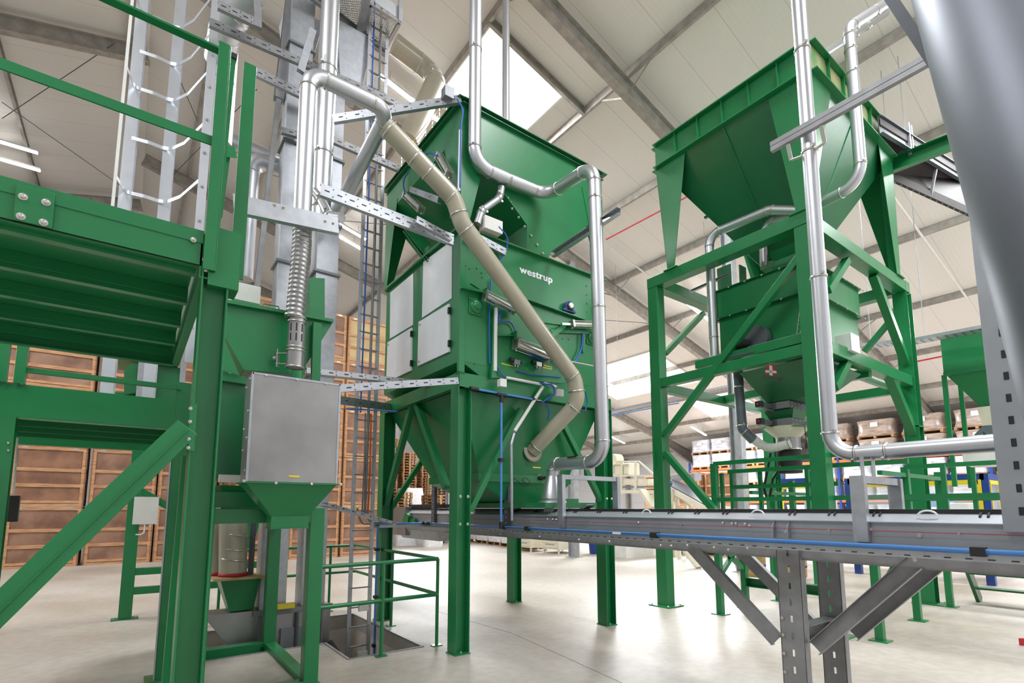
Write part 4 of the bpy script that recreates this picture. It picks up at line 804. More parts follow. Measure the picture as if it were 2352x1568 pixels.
c = PY(1948,780,2.96); jbox('grey-white control box on the right tower middle beam', (c.x,2.98,3.98), .3,.2,.26, 'white_dull', 'control_box', 'control box')
cw = V3((c.x+.05,2.85,4.02))
# horizontal strut with the small pipe clamp left of the bin
one(M().beam(PX(1585,670,7.75), PX(1670,632,7.75), .05,.04,'C',.004), 'strut_channel', MAT['galv'], 'short galvanised strut holding the loop duct left of the weigh bin', 'steel channel', PX(1585,670,7.75))
one(M().tube(fillet([PX(1770,1040,7.9), PX(1755,1120,7.9), PX(1765,1160,7.9), PX(1775,1100,7.9), PX(1795,1070,7.9)], .06)[0], .02, 8), 'cable_loop', MAT['black'], 'bundle of black cables looping down beside the black sleeve', 'cable', PX(1765,1160,7.9))
# ================================================================ left foreground: green stair platform
YP = 3.0
pf = T('stair_platform', 'dark green steel platform with handrail filling the upper left foreground', 'platform', (.27, YP, 0))
GD = MAT['green']
def pp(x, y, d=0.0): return PY(x, y, YP+d)
XL = -3.4
z0, z1 = pp(456,610).z, pp(465,530).z
zt1 = z1+.0
m = M().box((XL,YP-.004,z1-.07),(.22,YP+.004,z1+.0)); m.box((XL,YP,z0),(.22,YP+.008,z1)); m.box((XL,YP,z0),(.22,YP+.07,z0+.008)); m.box((XL,YP,z1-.008),(.22,YP+.07,z1)); m.build('edge_beam', GD, pf, bevel=.002)
m = M(); q = [pp(x,y,-.012) for x,y in ((38,424),(127,445),(120,526),(30,505))]; m.prism(q, (0,-.008,0)); m.build('splice_plate', GD, pf, bevel=.002)
bolts(pf, [pp(x,y,-.02) for x,y in ((53,452),(106,465),(48,497),(100,511))], (0,-1,0), .011); bolts(pf, [pp(x,y,-.012) for x,y in ((444,551),(477,559),(471,597))], (0,-1,0), .009)
for k in range(4):
    y = YP+.08+.24+k*.49; M().beam((XL,y,z0+.04),(.2,y,z0+.04),.46,.07,'Ud',.004,up=(0,0,1)).build('deck_tray', GD, pf, bevel=.002)
    M().beam((XL,y-.23,z0-.005),(.2,y-.23,z0-.005),.05,.03).build('tray_lip', GD, pf)
M().beam((.235,YP,z0+.06),(.235,YP+2.05,z0+.06),.05,.24,'C',.008).build('end_beam', GD, pf)
M().beam((XL,YP+2.03,z0+.03),(.22,YP+2.03,z0+.03),.06,.2,'C',.008).build('back_beam', GD, pf)
M().beam((.285,YP+.06,.012),(.285,YP+.06,z0),.13,.125,'H',.009,up=(1,0,0)).build('column', GD, pf, bevel=.002)
M().box((.2,YP-.03,0),(.4,YP+.16,.014)).build('foot_plate', GD, pf)
# handrail
a = pp(500,100); zr1 = a.z; xr = pp(500,330).x
M().beam((xr,YP,z0-.02),(xr,YP,zr1),.06,.06,'L',.006,up=(0,1,0)).build('rail_post', GD, pf, bevel=.002)
M().beam((XL,YP,zr1-.02),(xr,YP,zr1-.02),.05,.05,'L',.006).build('top_rail', GD, pf, bevel=.002)
M().beam((XL,YP,pp(490,325).z),(xr,YP,pp(490,325).z),.01,.05).build('middle_rail', GD, pf)
M().beam(pp(530,125,.12), pp(488,560,.12), .055, .012, up=(0,1,0)).build('slanted_post', GD, pf); M().beam(pp(530,128,.12)-V3((.03,0,0)), pp(530,128,.12)+V3((.03,0,0)), .03,.03).build('end_cap', MAT['black'], pf)
a, b = pp(558,140,.25), pp(543,640,.25); M().beam(V3((b.x,YP+.25,b.z)), V3((b.x,YP+.25,a.z)), .07,.01,up=(0,1,0)).build('rail_post', GD, pf, bevel=.002); xp2 = b.x
M().beam(pp(510,345,.1), pp(540,350,.2), .01, .06).build('rail_bracket', GD, pf); M().beam(pp(520,350,.2), pp(500,500,.2), .04,.04,'L').build('rail_stay', GD, pf)
M().box((xr,YP+.01,z0),(xp2-.02,YP+.02,z0+.24)).build('toe_board', GD, pf); M().box((.25,YP-.01,z0-.09),(xp2-.02,YP+.14,z0)).build('post_head', GD, pf)
# knee brace to the lower left
a, b = pp(429,984,.04), pp(-60,1455,.04)
m = M(); m.beam(a,b,.11,.11,'C',.01,up=(0,0,1)); m.beam(a+V3((0,-.062,-.014)),b+V3((0,-.062,-.014)),.012,.006,up=(0,0,1)); m.build('knee_brace', GD, pf, bevel=.002)
q = [pp(x,y,-.002) for x,y in ((436,930),(452,928),(446,1035),(432,1036))]; m = M().prism(q,(0,-.012,0)); m.build('gusset_plate', GD, pf); bolts(pf, [pp(x,y,-.014) for x,y in ((438,938),(437,968),(434,1008),(433,1028))], (-.3,-1,0), .006)
M().beam(PY(436,1045,3.25), PY(388,1575,3.4), .07,.035,up=(0,1,0)).build('slanted_strut', GD, pf, bevel=.002)
# ---------------- lower platform behind it
Y2 = 6.0
lf = T('lower_platform', 'lower green platform with single rail behind the foreground knee brace', 'platform', (.35, Y2, 0))
def p2(x, y, d=0.0): return PY(x, y, Y2+d)
zl0, zl1 = p2(415,985).z, p2(415,920).z; xr2 = .36
M().box((-3.6,Y2,zl0),(xr2-.03,Y2+.01,zl1)).build('edge_beam', GD, lf, bevel=.002); M().box((-3.6,Y2,zl0-.01),(xr2-.1,Y2+.08,zl0)).build('beam_flange', GD, lf)
for k in range(3): M().beam((-3.6,Y2+.35+k*.5,zl0+.03),(xr2,Y2+.35+k*.5,zl0+.03),.46,.08,'Ud',.004).build('deck_tray', GD, lf, bevel=.002)
M().beam((-3.6,Y2+1.75,zl0),(xr2+.1,Y2+1.75,zl0),.06,.16,'C').build('back_beam', GD, lf)
M().beam((xr2+.02,Y2+.06,.012),(xr2+.02,Y2+.06,z0),.14,.14,'H',.009,up=(0,1,0)).build('column', GD, lf, bevel=.002); M().box((xr2-.13,Y2-.06,0),(xr2+.17,Y2+.2,.014)).build('foot_plate', GD, lf)
M().beam((xr2-.06,Y2+.0,.012),(xr2-.06,Y2+.0,zl0),.012,.03).build('cable_duct', MAT['galv'], lf)
zr_ = p2(415,890).z; M().beam((p2(45,850).x,Y2,zr_-.0),(xr2-.02,Y2,zr_),.05,.05,'L').build('rail', GD, lf)
for x0_ in (5, 48): q = p2(x0_, 850); M().beam((q.x,Y2,zl1),(q.x,Y2,3.3),.07,.07,'L').build('rail_post', GD, lf)
M().beam((-.88,Y2+.05,.012),(-.88,Y2+.05,zl0),.12,.12,'H',up=(0,1,0)).build('column', GD, lf)
bolts(lf, [p2(x,y,-.0)+V3((0,-.01,0)) for x,y in ((18,1018),(18,1035))], (1,0,0), .01)
# hanging switch box
q = PY(27,1168,6.6); t = T('pendant_switch', 'black pendant switch hanging on a pale cable at the far left', 'switch', tuple(q))
M().box((q.x-.05,q.y-.03,q.z-.12),(q.x+.05,q.y+.03,q.z+.12)).build('case', MAT['black'], t, bevel=.006); M().tube([q+V3((0,0,.12)), q+V3((.0,0,.2)), PY(40,1005,6.6)], .008, 8).build('cable', MAT['white_dull'], t)
# ================================================================ chute stand, scale machine and grey box
cs = T('chute_stand', 'green box-section stand carrying the green scale hopper over the pit edge', 'stand', (1.44,5.06,0))
zt = ZQ(730,1165,(1.44,5.06)); zb = ZQ(725,1540,(1.44,5.06))
SX0, SX1, SY0, SY1 = .53, 1.44, 5.08, 6.78
for x, y in ((SX0,SY0),(SX1,SY0),(SX0,SY1),(SX1,SY1)): M().beam((x,y,.01),(x,y,zt),.13,.13,up=(1,0,0)).build('leg', GD, cs, bevel=.006); 
for x, y in ((SX0,SY0),(SX1,SY0),(SX0,SY1),(SX1,SY1)): M().box((x-.09,y-.09,0),(x+.09,y+.09,.012)).build('foot_plate', GD, cs)
zlo = ZQ(630,1478,(1.44,6.78)); 
for zz in (zt-.075, zlo-.02):
    for a, b in (((SX0,SY0),(SX1,SY0)),((SX1,SY0),(SX1,SY1)),((SX1,SY1),(SX0,SY1)),((SX0,SY1),(SX0,SY0))): M().beam((*a,zz),(*b,zz),.125,.125).build('crossbeam', GD, cs, bevel=.005)
sm = T('scale_machine', 'green weighing machine body behind the grey box on the chute stand', 'machine', (1.1,5.4,zt))
YS = 5.2
def ps(x, y, d=0.0): return PY(x, y, YS+d)
M().prism([ps(x,y) for x,y in ((505,688),(762,737),(762,745),(703,838),(700,860),(560,850),(508,760))][::-1], (0,1.5,0)).build('upper_hopper', GD, sm, bevel=.003)
M().beam(ps(500,690,-.02), ps(764,738,-.02), .06, .03).build('rim', GD, sm)
M().prism([ps(x,y,-.01) for x,y in ((511,770),(550,862),(508,850))], (0,-.006,0)).build('pale_gusset', GD, sm)
M().beam(ps(728,742,-.05), ps(724,880,-.05), .08,.05,up=(0,1,0)).build('upright', GD, sm)
M().prism([ps(x,y,.1) for x,y in ((488,872),(570,882),(552,1095),(482,1092))], (0,1.2,0)).build('lower_body', MAT['green_dark'], sm, bevel=.004)
M().prism([ps(x,y,.05) for x,y in ((500,852),(565,865),(565,882),(500,872))], (0,.9,0)).build('cross_beam', GD, sm)
M().box((SX0-.1,5.3,zt),(SX1-.3,6.5,zt+.14)).build('base', GD, sm); q = ps(548,1140,.1); M().hopper((.65,5.3,1.2,6.0),(.75,5.4,1.1,5.9),zt+.2,zt-.02).build('funnel', GD, sm)
M().box((.62,5.12,ps(520,1108).z),(.85,5.18,ps(520,1096).z+.02)).build('motor_cover', MAT['white_dull'], sm)
M().prism([ps(x,y,.25) for x,y in ((712,637),(746,639),(746,735),(712,728))], (0,.3,0)).build('rear_guard', GD, sm)
M().box((ps(560,640,.9).x-.1,YS+.9,ps(560,690,.9).z),(ps(600,650,.9).x,YS+1.2,ps(560,650,.9).z)).build('cover_box', MAT['white_dull'], sm)
M().tube([ps(603,702,-.02), ps(605,697,-.02), ps(640,704,-.02), ps(641,709,-.02)], .006, 8).build('handle', GD, sm)
q = [ps(x,y,-.005) for x,y in ((519,848),(532,838),(540,856),(527,858))]; M().prism(q,(0,-.001,0)).build('barcode_label', MAT['white'], sm)
for k in range(6):
    f = k/6+.08; a, b = q[1].lerp(q[2],f*.8), q[0].lerp(q[3],f*.8); M().beam(a+V3((0,-.0015,0)), b+V3((0,-.0015,0)), .004,.001,up=(0,1,0)).build('barcode_line', MAT['grey_dark'], sm)
gb = T('grey_box', 'large galvanised sheet box with green outlet funnel beneath, front left of centre', 'box', (1.1,4.75,1.8))
YG = 4.6; c = [PY(x,y,YG) for x,y in ((578,853),(780,884),(775,1111),(568,1105))]
gx0, gx1, gz0, gz1 = (c[0].x+c[3].x)/2, (c[1].x+c[2].x)/2, (c[2].z+c[3].z)/2, (c[0].z+c[1].z)/2
M().box((gx0,YG,gz0),(gx1,YG+.3,gz1)).build('sheet_box', MAT['plate'], gb, bevel=.004)
m = M().box((gx0-.006,YG-.004,gz0),(gx0+.012,YG,gz1)); m.box((gx1-.012,YG-.004,gz0),(gx1+.006,YG,gz1)); m.box((gx0,YG-.004,gz1-.012),(gx1,YG,gz1+.004)); m.build('folded_edge', MAT['galv'], gb)
bolts(gb, [PY(x,y,YG-.004) for x,y in ((612,862),(683,872),(749,881))], (0,-1,0), .007); bolts(gb, [(gx0-.001,YG+.06,gz0+f*(gz1-gz0)) for f in (.1,.4,.65,.95)]+[(gx0-.001,YG+.22,gz0+f*(gz1-gz0)) for f in (.3,.5,.9)], (-1,0,0), .007)
q = [PY(x,y,YG-.003) for x,y in ((663,1091),(687.5,1092),(687.5,1096),(663,1095))]; M().prism(q,(0,-.001,0)).build('warning_label', MAT['yellow'], gb)
M().box((gx0-.03,YG-.02,gz0-.012),(gx1+.02,YG+.34,gz0)).build('flange', GD, gb); bolts(gb, [PY(x,y,YG-.02) for x,y in ((560,1104),(634,1109),(716,1111),(783,1112))], (0,-1,0), .008)
o = [PY(620,1185,4.78), PY(704,1186,4.78)]; M().hopper((gx0-.0,YG,gx1,YG+.32),(o[0].x,4.72,o[1].x,4.9),gz0-.012,o[0].z).build('funnel', GD, gb, bevel=.002)
M().box((o[0].x-.002,4.718,PY(620,1213,4.78).z),(o[1].x+.002,4.902,o[0].z)).build('outlet', GD, gb); M().box((o[0].x-.01,4.71,PY(620,1213,4.78).z-.004),(o[1].x+.01,4.91,PY(620,1213,4.78).z+.004)).build('outlet_rim', GD, gb)
M().cyl(PY(683,858,4.95)+V3((0,0,.02)), PY(683,880,4.95), .05, 20).build('inlet_ring', GD, gb)
# ================================================================ ducts and flexible hose on the left
Y5 = 5.0
a, b, c, d = PY(683,830,Y5), PY(690,520,Y5), PY(707,183,Y5), PY(890,246,Y5)
xv = PY(695,480,Y5).x; zt5 = (PY(740,187,Y5).z+PY(870,236,Y5).z)/2; xe = PY(893,246,Y5).x
ye = PX(770,495,xe)
t = duct('u_duct', 'silver duct rising from the ribbed hose, over the top and back down to the left', 'duct', [V3((xv,Y5,b.z)), V3((xv,Y5,zt5)), V3((xe,Y5,zt5)), PX(772,490,xe)], .083, .17, MAT['duct'], loc=(xv,Y5,b.z))
dmp = V3((xv,Y5,0))
zz = lambda y: ZQ(690,y,(xv,Y5))
ribbed('ribbed_hose', 'upright silver ribbed hose with rows of rivets in front of the elevator', [V3((xv,Y5,zz(500))), V3((xv+.01,Y5,zz(560))), V3((xv-.02,Y5,zz(735)))], .088, MAT['plate'], R=.5, pitch=.045, amp=.13)
t = T('blast_gate', 'silver slotted duct section and damper standing on the grey box', 'damper', (xv,Y5,zz(850)))
M().cyl((xv,Y5,zz(735)),(xv,Y5,zz(845)),.078,24).build('tube', MAT['plate'], t)
for y in (733,742,800,808,845): M().ring((xv,Y5,zz(y)),(0,0,1),.078,.008,.012).build('clamp_ring', MAT['zinc'], t)
fwd = V3((-xv,-Y5,0)).normalized(); sd = V3((fwd.y,-fwd.x,0))
for i in (-1.2,0,1.2):
    for y0_, y1_ in ((748,766),(771,788)): 
        n_ = (fwd*math.cos(i*.55)+sd*math.sin(i*.55)); p_ = V3((xv,Y5,0))+n_*.078; M().beam((p_.x,p_.y,zz(y0_)),(p_.x,p_.y,zz(y1_)),.012,.004,up=n_).build('slot', MAT['black'], t)
q = V3((xv,Y5,zz(825)))-sd*.0; L_ = -RT
for dz in (-.05,.05): M().beam(q+L_*.07+V3((0,0,dz)), q+L_*.17+V3((0,0,dz)), .04,.006).build('bracket', MAT['zinc'], t)
M().beam(q+L_*.16+V3((0,0,-.08)), q+L_*.16+V3((0,0,.09)), .045,.008,up=L_).build('actuator_plate', MAT['zinc'], t); M().cyl(q+L_*.17, q+L_*.2, .025, 12).build('knob', MAT['grey_mid'], t)
# main vertical duct behind
a = PY(748,250,6.2); b = PY(742,520,6.2); duct('main_duct', 'thick silver duct running up to the roof beside the U-shaped duct', 'duct', [V3((a.x,6.2,10.6)), V3((a.x,6.2,b.z))], .113, .2, MAT['duct'], extra=[(0,f) for f in (.16,.3,.62,.83,.96)], loc=(a.x,6.2,b.z))
duct('branch_duct', 'small silver duct stub curling out at the foot of the thick duct', 'duct', [PY(722,440,5.8), PY(738,460,5.7), PY(755,495,5.5), PY(785,500,5.3)], .05, .1, MAT['duct'])
q = [PY(690,392,7.6), PY(600,378,7.6), PY(583,384,7.6)]; zz7 = PY(640,386,7.6).z; x7 = PY(568,480,7.6).x
duct('left_duct', 'silver duct bending down left of the elevator casings', 'duct', [V3((2.0,7.6,zz7)), V3((x7,7.6,zz7)), V3((x7,7.6,PY(556,640,7.6).z))], .125, .22, MAT['duct'], extra=((0,.3),(1,.5)), loc=(x7,7.6,2.0))
duct('left_duct', 'silver duct running level behind the handrail post at upper left', 'duct', [PY(515,318,8.2), PY(630,368,8.2), PY(690,392,7.9)], .12, .2, MAT['duct'])
duct('left_duct', 'silver duct standing behind the ladder cage top left', 'duct', [PY(560,-10,8.0), V3((PY(520,80,8.0).x,8.0,PY(520,60,8.0).z)), V3((PY(520,80,8.0).x,8.0,PY(500,330,8.0).z))], .17, .4, MAT['duct'], extra=((1,.5),))
duct('roof_duct', 'wide silver duct passing under the roof at the very top', 'duct', [PY(575,-20,7.0), PY(520,55,7.4), PY(505,140,8.0)], .2, .5, MAT['duct'])
# ================================================================ bucket elevator
ev = T('bucket_elevator', 'twin-leg galvanised bucket elevator rising from the pit to the roof', 'elevator', (1.7,7.2,-1.55))
for x0_, x1_ in ((1.38,1.69),(1.87,2.17)):
    l = M().box((x0_,7.1,.352),(x1_,7.4,12.0)); l = l.build('leg_casing', MAT['galv'], ev, bevel=.003)
    for z in (1.9,3.4,4.86,5.6,6.6,8.1,9.6,11.1): M().box((x0_-.03,7.07,z),(x1_+.03,7.43,z+.035)).build('flange', MAT['grey_mid'], l)
M().box((1.33,7.02,-1.5),(2.23,7.46,.35)).build('boot', MAT['plate'], ev, bevel=.004)
M().prism([(.78,7.05,.36),(1.33,7.05,.36),(1.33,7.05,-.3),(1.2,7.05,-.2)], (0,.38,0)).build('inlet_spout', MAT['plate'], ev)
m = M()
for k in range(6): m.box((1.36+k*.15,7.0,-.95),(1.38+k*.15,7.02,.3)) if k in (0,5) else None
m.box((1.3,7.0,.29),(2.25,7.02,.36)); m.build('boot_frame', MAT['grey_mid'], ev)
M().box((1.62,6.98,-.25),(2.0,7.02,.12)).build('tension_frame', MAT['grey_mid'], ev); M().cyl((1.8,6.97,-.3),(1.8,6.97,.3),.02,10).build('tension_screw', MAT['grey_dark'], ev)
M().box((1.66,6.965,-.32),(1.96,6.98,-.27)).build('warning_label', MAT['yellow'], ev); M().box((1.55,6.9,.37),(1.75,7.0,.42)).build('label_plate', MAT['yellow'], ev)
M().tube([(1.85,6.97,-.4),(1.87,6.9,-.6),(1.8,6.85,-.8),(1.95,6.8,-1.0)], .012, 8).build('cable', MAT['black'], ev)
m = M().beam((1.28,7.2,.4),(1.28,7.2,3.0),.06,.04); m.build('side_rail', MAT['grey_dark'], ev)
fn = T('pit_funnel', 'green funnel on the elevator inlet below the beige downpipes', 'funnel', (1.0,7.2,.36))
q0, q1 = PY(505,1332,7.1), PY(595,1322,7.1); q2, q3 = PY(528,1385,7.1), PY(584,1378,7.1)
M().hopper((q0.x,7.05,q1.x,7.5),(q2.x,7.1,q3.x,7.4),q0.z,.37).build('hopper', GD, fn); M().box((q0.x-.08,6.98,q0.z),(q1.x+.1,7.58,q0.z+.03)).build('wooden_lid', MAT['ply_pale'], fn)
dp = T('down_pipe', 'beige downpipe with ring clamps and red seal feeding the pit funnel', 'pipe', (1.05,7.25,q0.z+.03))
a, b = PY(528,1190,7.2), PY(535,1316,7.2); M().cyl((b.x,7.2,q0.z+.03),(a.x+.02,7.2,zt+.2),.155,24).build('tube', MAT['beige'], dp); M().ring((b.x,7.2,q0.z+.05),(0,0,1),.156,.006,.04).build('seal', MAT['red'], dp)
for y in (1228,1262,1285): z = ZQ(530,y,(b.x,7.2)); M().ring((b.x,7.2,z),(.15,0,1),.157,.009,.014).build('clamp_ring', MAT['zinc'], dp)
dp2 = T('down_pipe', 'second beige downpipe, half hidden left of the first', 'pipe', (.85,7.35,q0.z+.03)); M().cyl((b.x-.12,7.4,q0.z+.03),(a.x-.1,7.4,zt+.2),.13,24).build('tube', MAT['beige'], dp2); M().ring((b.x-.12,7.4,q0.z+.05),(0,0,1),.131,.006,.04).build('seal', MAT['red'], dp2)
# pit rail
R1 = T('pit_railing', 'green tubular guard railing around the open pit', 'railing', (3.0,5.57,0))
zr1_ = ZQ(1000,1283,(3.0,5.57)); zr2_ = ZQ(1003,1364,(3.0,5.57))
for z in (zr1_, zr2_):
    M().tube(fillet([(1.56,5.52,z),(3.02,5.55,z),(3.02,8.35,z),(1.05,8.35,z)], .05)[0], .022, 12).build('rail', GD, R1)
for x, y in ((3.02,5.57),(2.32,5.53),(3.0,6.84),(2.62,8.35),(1.1,8.35)):
    M().tube([(x,y,0.005),(x,y,zr1_)], .02, 12).build('post', GD, R1); M().box((x-.06,y-.04,0),(x+.06,y+.04,.01)).build('foot_plate', GD, R1)
# cable ladder
LXa, LXb, LY = 2.42, 2.69, 6.85
cl = T('cable_ladder', 'upright galvanised cable ladder with blue and grey cables rising out of the pit', 'cable ladder', (LXa,LY,-1.5))
for x in (LXa, LXb):
    M().beam((x,LY,-1.5),(x,LY,9.2),.02,.05,'box',up=(1,0,0)).build('side_rail', MAT['galv'], cl)
for k in range(42):
    z = -1.2+k*.25; M().beam((LXa,LY,z),(LXb,LY,z),.03,.015).build('rung', MAT['grey_mid'], cl)
for dx, mt, r, z0_, z1_ in ((.05,'blue_hose',.012,2.9,9.2),(.16,'grey_mid',.02,1.5,9.2),(.2,'orange',.014,1.5,2.9),(.12,'grey_mid',.012,1.5,2.9)): M().tube([(LXa+dx,LY-.02,z0_),(LXa+dx+.01,LY-.02,(z0_+z1_)/2),(LXa+dx,LY-.02,z1_)], r, 8).build('cable', MAT[mt], cl)
M().tube(fillet([(LXa+.16,LY-.02,1.6),(LXa+.2,LY-.05,1.42),(2.95,7.1,1.4)], .1)[0], .014, 8).build('cable', MAT['grey_mid'], cl); M().tube(fillet([(LXa+.05,LY-.02,1.6),(LXa+.1,LY-.05,1.39),(2.95,7.1,1.38)], .1)[0], .014, 8).build('cable', MAT['grey_mid'], cl)
for z in (.25,-.35,-.85): M().box((LXb-.16,LY-.06,z),(LXb-.03,LY-.02,z+.09)).build('socket_box', MAT['white_dull'], cl)
one(M().tube(fillet([(2.18,6.9,-.1),(2.3,6.8,-.3),(2.4,6.6,-.8),(2.42,6.5,-1.4)], .2)[0], .05, 12), 'suction_hose', MAT['rubber'], 'thick black hose with grey coupling going down into the pit', 'hose', (2.18,6.9,-.1))
# ================================================================ galvanised channels in the upper left
def chan(lab, a, b, w=.05, h=.1, k='Cr', mt='galv', slots=6, name='strut_channel', up=None):
    a, b = V3(a), V3(b); m = M().beam(a, b, w, h, k, .004, up=up); d, u, v_ = m.axes(a, b, up)
    for j in range(slots):
        c = a.lerp(b, (j+.5)/slots)
        m.beam(c-d*.025+u*(w/2+.0008), c+d*.025+u*(w/2+.0008), .002, .012, up=up, mi=1)
        for o_ in (-.3,.3): m.beam(c+d*.06+v_*(h*o_)-d*.006+u*(w/2+.0008), c+d*.06+v_*(h*o_)+d*.006+u*(w/2+.0008), .002, .01, up=up, mi=1)
    return one(m, name, [MAT[mt], MAT['black']], lab, 'steel channel', tuple(a))
m = M(); a, b = PY(535,468,4.85), PY(775,520,4.85); m.beam(a,b,.06,.16,'Cr',.006); o = one(m, 'steel_beam', MAT['galv'], 'galvanised beam with bolt heads across the lower end of the U-shaped duct', 'steel beam', tuple(a)); bolts(o, [PY(x,y,4.82) for x,y in ((632,470),(652,476),(748,507),(766,512))], (0,-1,0), .012)
chan('galvanised slotted channel from the thick duct to the cleaner below the upper hopper', PY(735,436,5.05), PY(1040,552,5.05), .05,.13, slots=12)
chan('short slotted channel stub on top of the long one beside the beige duct', PY(955,505,4.95), PY(1035,548,4.95), .05,.08, slots=4); chan('slotted channel under the white terminal box', PY(1075,535,4.98), PY(1160,580,4.98), .05,.09, slots=4); chan('small slotted bracket carrying the beige duct', PX(945,435,2.8), PY(1010,460,4.9), .05,.07, slots=2)
chan('long slotted angle crossing behind the handrail post to the U-shaped duct', PY(480,52,6.4), PY(912,238,6.4), .05,.1, mt='galv_dull', slots=14); chan('second slotted angle just below the long one', PY(585,165,6.9), PY(718,230,6.9), .05,.12, slots=6)
chan('slotted angle right of the thick duct pointing at the beige duct', PY(765,322,6.3), PY(915,388,6.3), .05,.09, mt='galv_dull', slots=6); chan('bright strut running from the elevator up to the feed hopper corner', PY(765,275,5.8), V3((2.95,5.05,6.6)), .05,.1, slots=8)
chan('pale slotted cable tray from the grey box top towards the cleaner', PY(700,852,5.6), PY(1010,885,5.9), .1,.06, mt='galv', slots=10); chan('pale slotted strut from the grey box to the front tower column', PY(780,892,4.95), V3((2.96,5.06,3.06)), .04,.075, mt='galv', slots=8); chan('dark slotted channel with blue pipe below the pale strut', PY(775,918,6.2), PY(915,938,7.2), .05,.1, mt='galv_dull', slots=5); chan('slanting slotted tray from the chute stand down to the cable ladder', PY(745,1158,5.6), PY(905,1202,6.7), .08,.04, slots=8)
chan('slotted upright left of the elevator casings', PY(640,230,6.9), PY(585,700,6.9), .06,.06, mt='galv_dull', slots=12, up=(0,1,0)); chan('dark square channel high behind the silver ducts', PY(668,-10,7.3), PY(640,230,7.3), .12,.12, mt='galv_dull', slots=3, up=(0,1,0)); chan('slanted galvanised hanger beside the thick duct', PY(718,70,6.0), PY(690,165,6.0), .08,.06, slots=2, up=(0,1,0))
chan('slotted angle stub at top beside the wide roof duct', PY(500,12,6.2), PY(600,60,6.2), .05,.1, mt='galv_dull', slots=4); chan('upright slotted channel hanging at the top behind the ducts', PY(590,-10,6.2), PY(592,65,6.2), .08,.06, mt='galv_dull', slots=2, up=(0,1,0))
chan('slotted channel lower left of the elevator pointing to the grey flange', PY(645,300,7.0), PY(690,312,7.0), .06,.08, mt='galv_dull', slots=1)
chan('galvanised channel behind the main duct below the U-shaped duct', PY(720,425,6.6), PY(900,500,6.6), .05,.1, slots=8)
one(M().beam(PY(1384,508,4.0),PY(1424,491,3.8),.012,.03), 'duct_bracket', MAT['zinc'], 'small bracket holding the stepped silver duct at its upper right', 'bracket', PY(1384,508,4.0))
# overhead walkway with mesh
wk = T('service_walkway', 'galvanised service walkway with wire mesh floor at the top left of centre', 'walkway', (2.6,6.6,9.0))
z_ = 8.9
c0, c1, c2, c3 = [PZ(x,y,z_) for x,y in ((690,-10),(912,-10),(893,118),(700,95))]
m = M(); m.sheet([PZ(x,y,z_) for x,y in ((640,-30),(655,45),(840,95),(905,10),(860,-30))], .002)
# grating bars
def grate(p0, p1, p2, p3, n1, n2, nm):
    m = M()
    for i in range(n1+1): f = i/n1; m.beam(p0.lerp(p1,f), p3.lerp(p2,f), .006,.02)
    for j in range(n2+1): f = j/n2; m.beam(p0.lerp(p3,f), p1.lerp(p2,f), .006,.012)
    m.build(nm, MAT['zinc'], wk)
A_, B_, C_, D_ = [PZ(x,y,z_) for x,y in ((700,-25),(845,-25),(838,88),(770,60))]; grate(A_,B_,C_,D_,26,20,'mesh_floor')
A_, B_, C_, D_ = [PZ(x,y,z_-.05) for x,y in ((850,8),(918,50),(882,118),(835,88))]; grate(A_,B_,C_,D_,14,16,'mesh_bay')
for a, b in ((A_,B_),(B_,C_),(C_,D_),(D_,A_)): M().beam(a,b,.05,.06,'L').build('bay_frame', MAT['galv'], wk)
M().beam(PZ(862,-8,z_+.12), PZ(924,36,z_+.12), .012,.2).build('toe_board', MAT['alu'], wk); M().beam(B_, B_+V3((0,0,1.1)), .05,.05).build('rail_post', MAT['galv'], wk)
M().beam(PZ(845,-20,z_-.1), PZ(800,200,z_-.1) , .1,.1,'C').build('support_beam', MAT['galv'], wk); M().beam(PZ(690,-30,z_-.1), PZ(890,125,z_-.1), .06,.12,'C').build('support_beam', MAT['galv_dull'], wk)
# sheet-metal transition boxes beneath the walkway
for (x0_,y0_,x1_,y1_,Yq,lab) in ((772,100,800,195,6.9,'grey sheet-metal chute box right of the thick duct'),(655,60,700,140,7.6,'grey sheet-metal chute box left of the thick duct')):
    a, b = PY(x0_,y0_,Yq), PY(x1_,y1_,Yq); m = M().hopper((a.x,Yq,a.x+.55,Yq+.5),(a.x+.1,Yq+.05,a.x+.4,Yq+.4),a.z+.4,b.z); one(m, 'chute_box', MAT['galv'], lab, 'chute', (a.x,Yq,b.z), bevel=.004)
# ladder cage
YL = 7.5
lc = T('caged_ladder', 'aluminium caged ladder behind the green handrail at the left', 'ladder', (.2,YL,2.85))
xa, xb2, xc, xd = PY(305,250,YL).x, PY(395,250,YL).x, PY(478,250,YL-.9).x, PY(280,250,YL-.4).x
for x, w_ in ((xa,.12),(xb2,.12)):
    m = M().beam((x,YL,2.85),(x,YL,11.5),w_,.05,'C',.006,up=(0,1,0)); m.beam((x+.05,YL+.06,2.85),(x+.05,YL+.06,11.5),.05,.05,'L',.005,up=(0,1,0)); m.build('stile', MAT['alu'], lc)
m = M().beam((xc,YL-.9,3.2),(xc,YL-.9,11.5),.09,.02,up=(0,1,0)); l = m.build('cage_strap', MAT['alu'], lc); bolts(lc, [(xc,YL-.915,3.6+k*.42) for k in range(14)], (0,-1,0), .012)
M().beam((xd,YL-.4,3.3),(xd,YL-.4,11.5),.03,.03,up=(0,1,0)).build('cage_strap', MAT['white_dull'], lc)
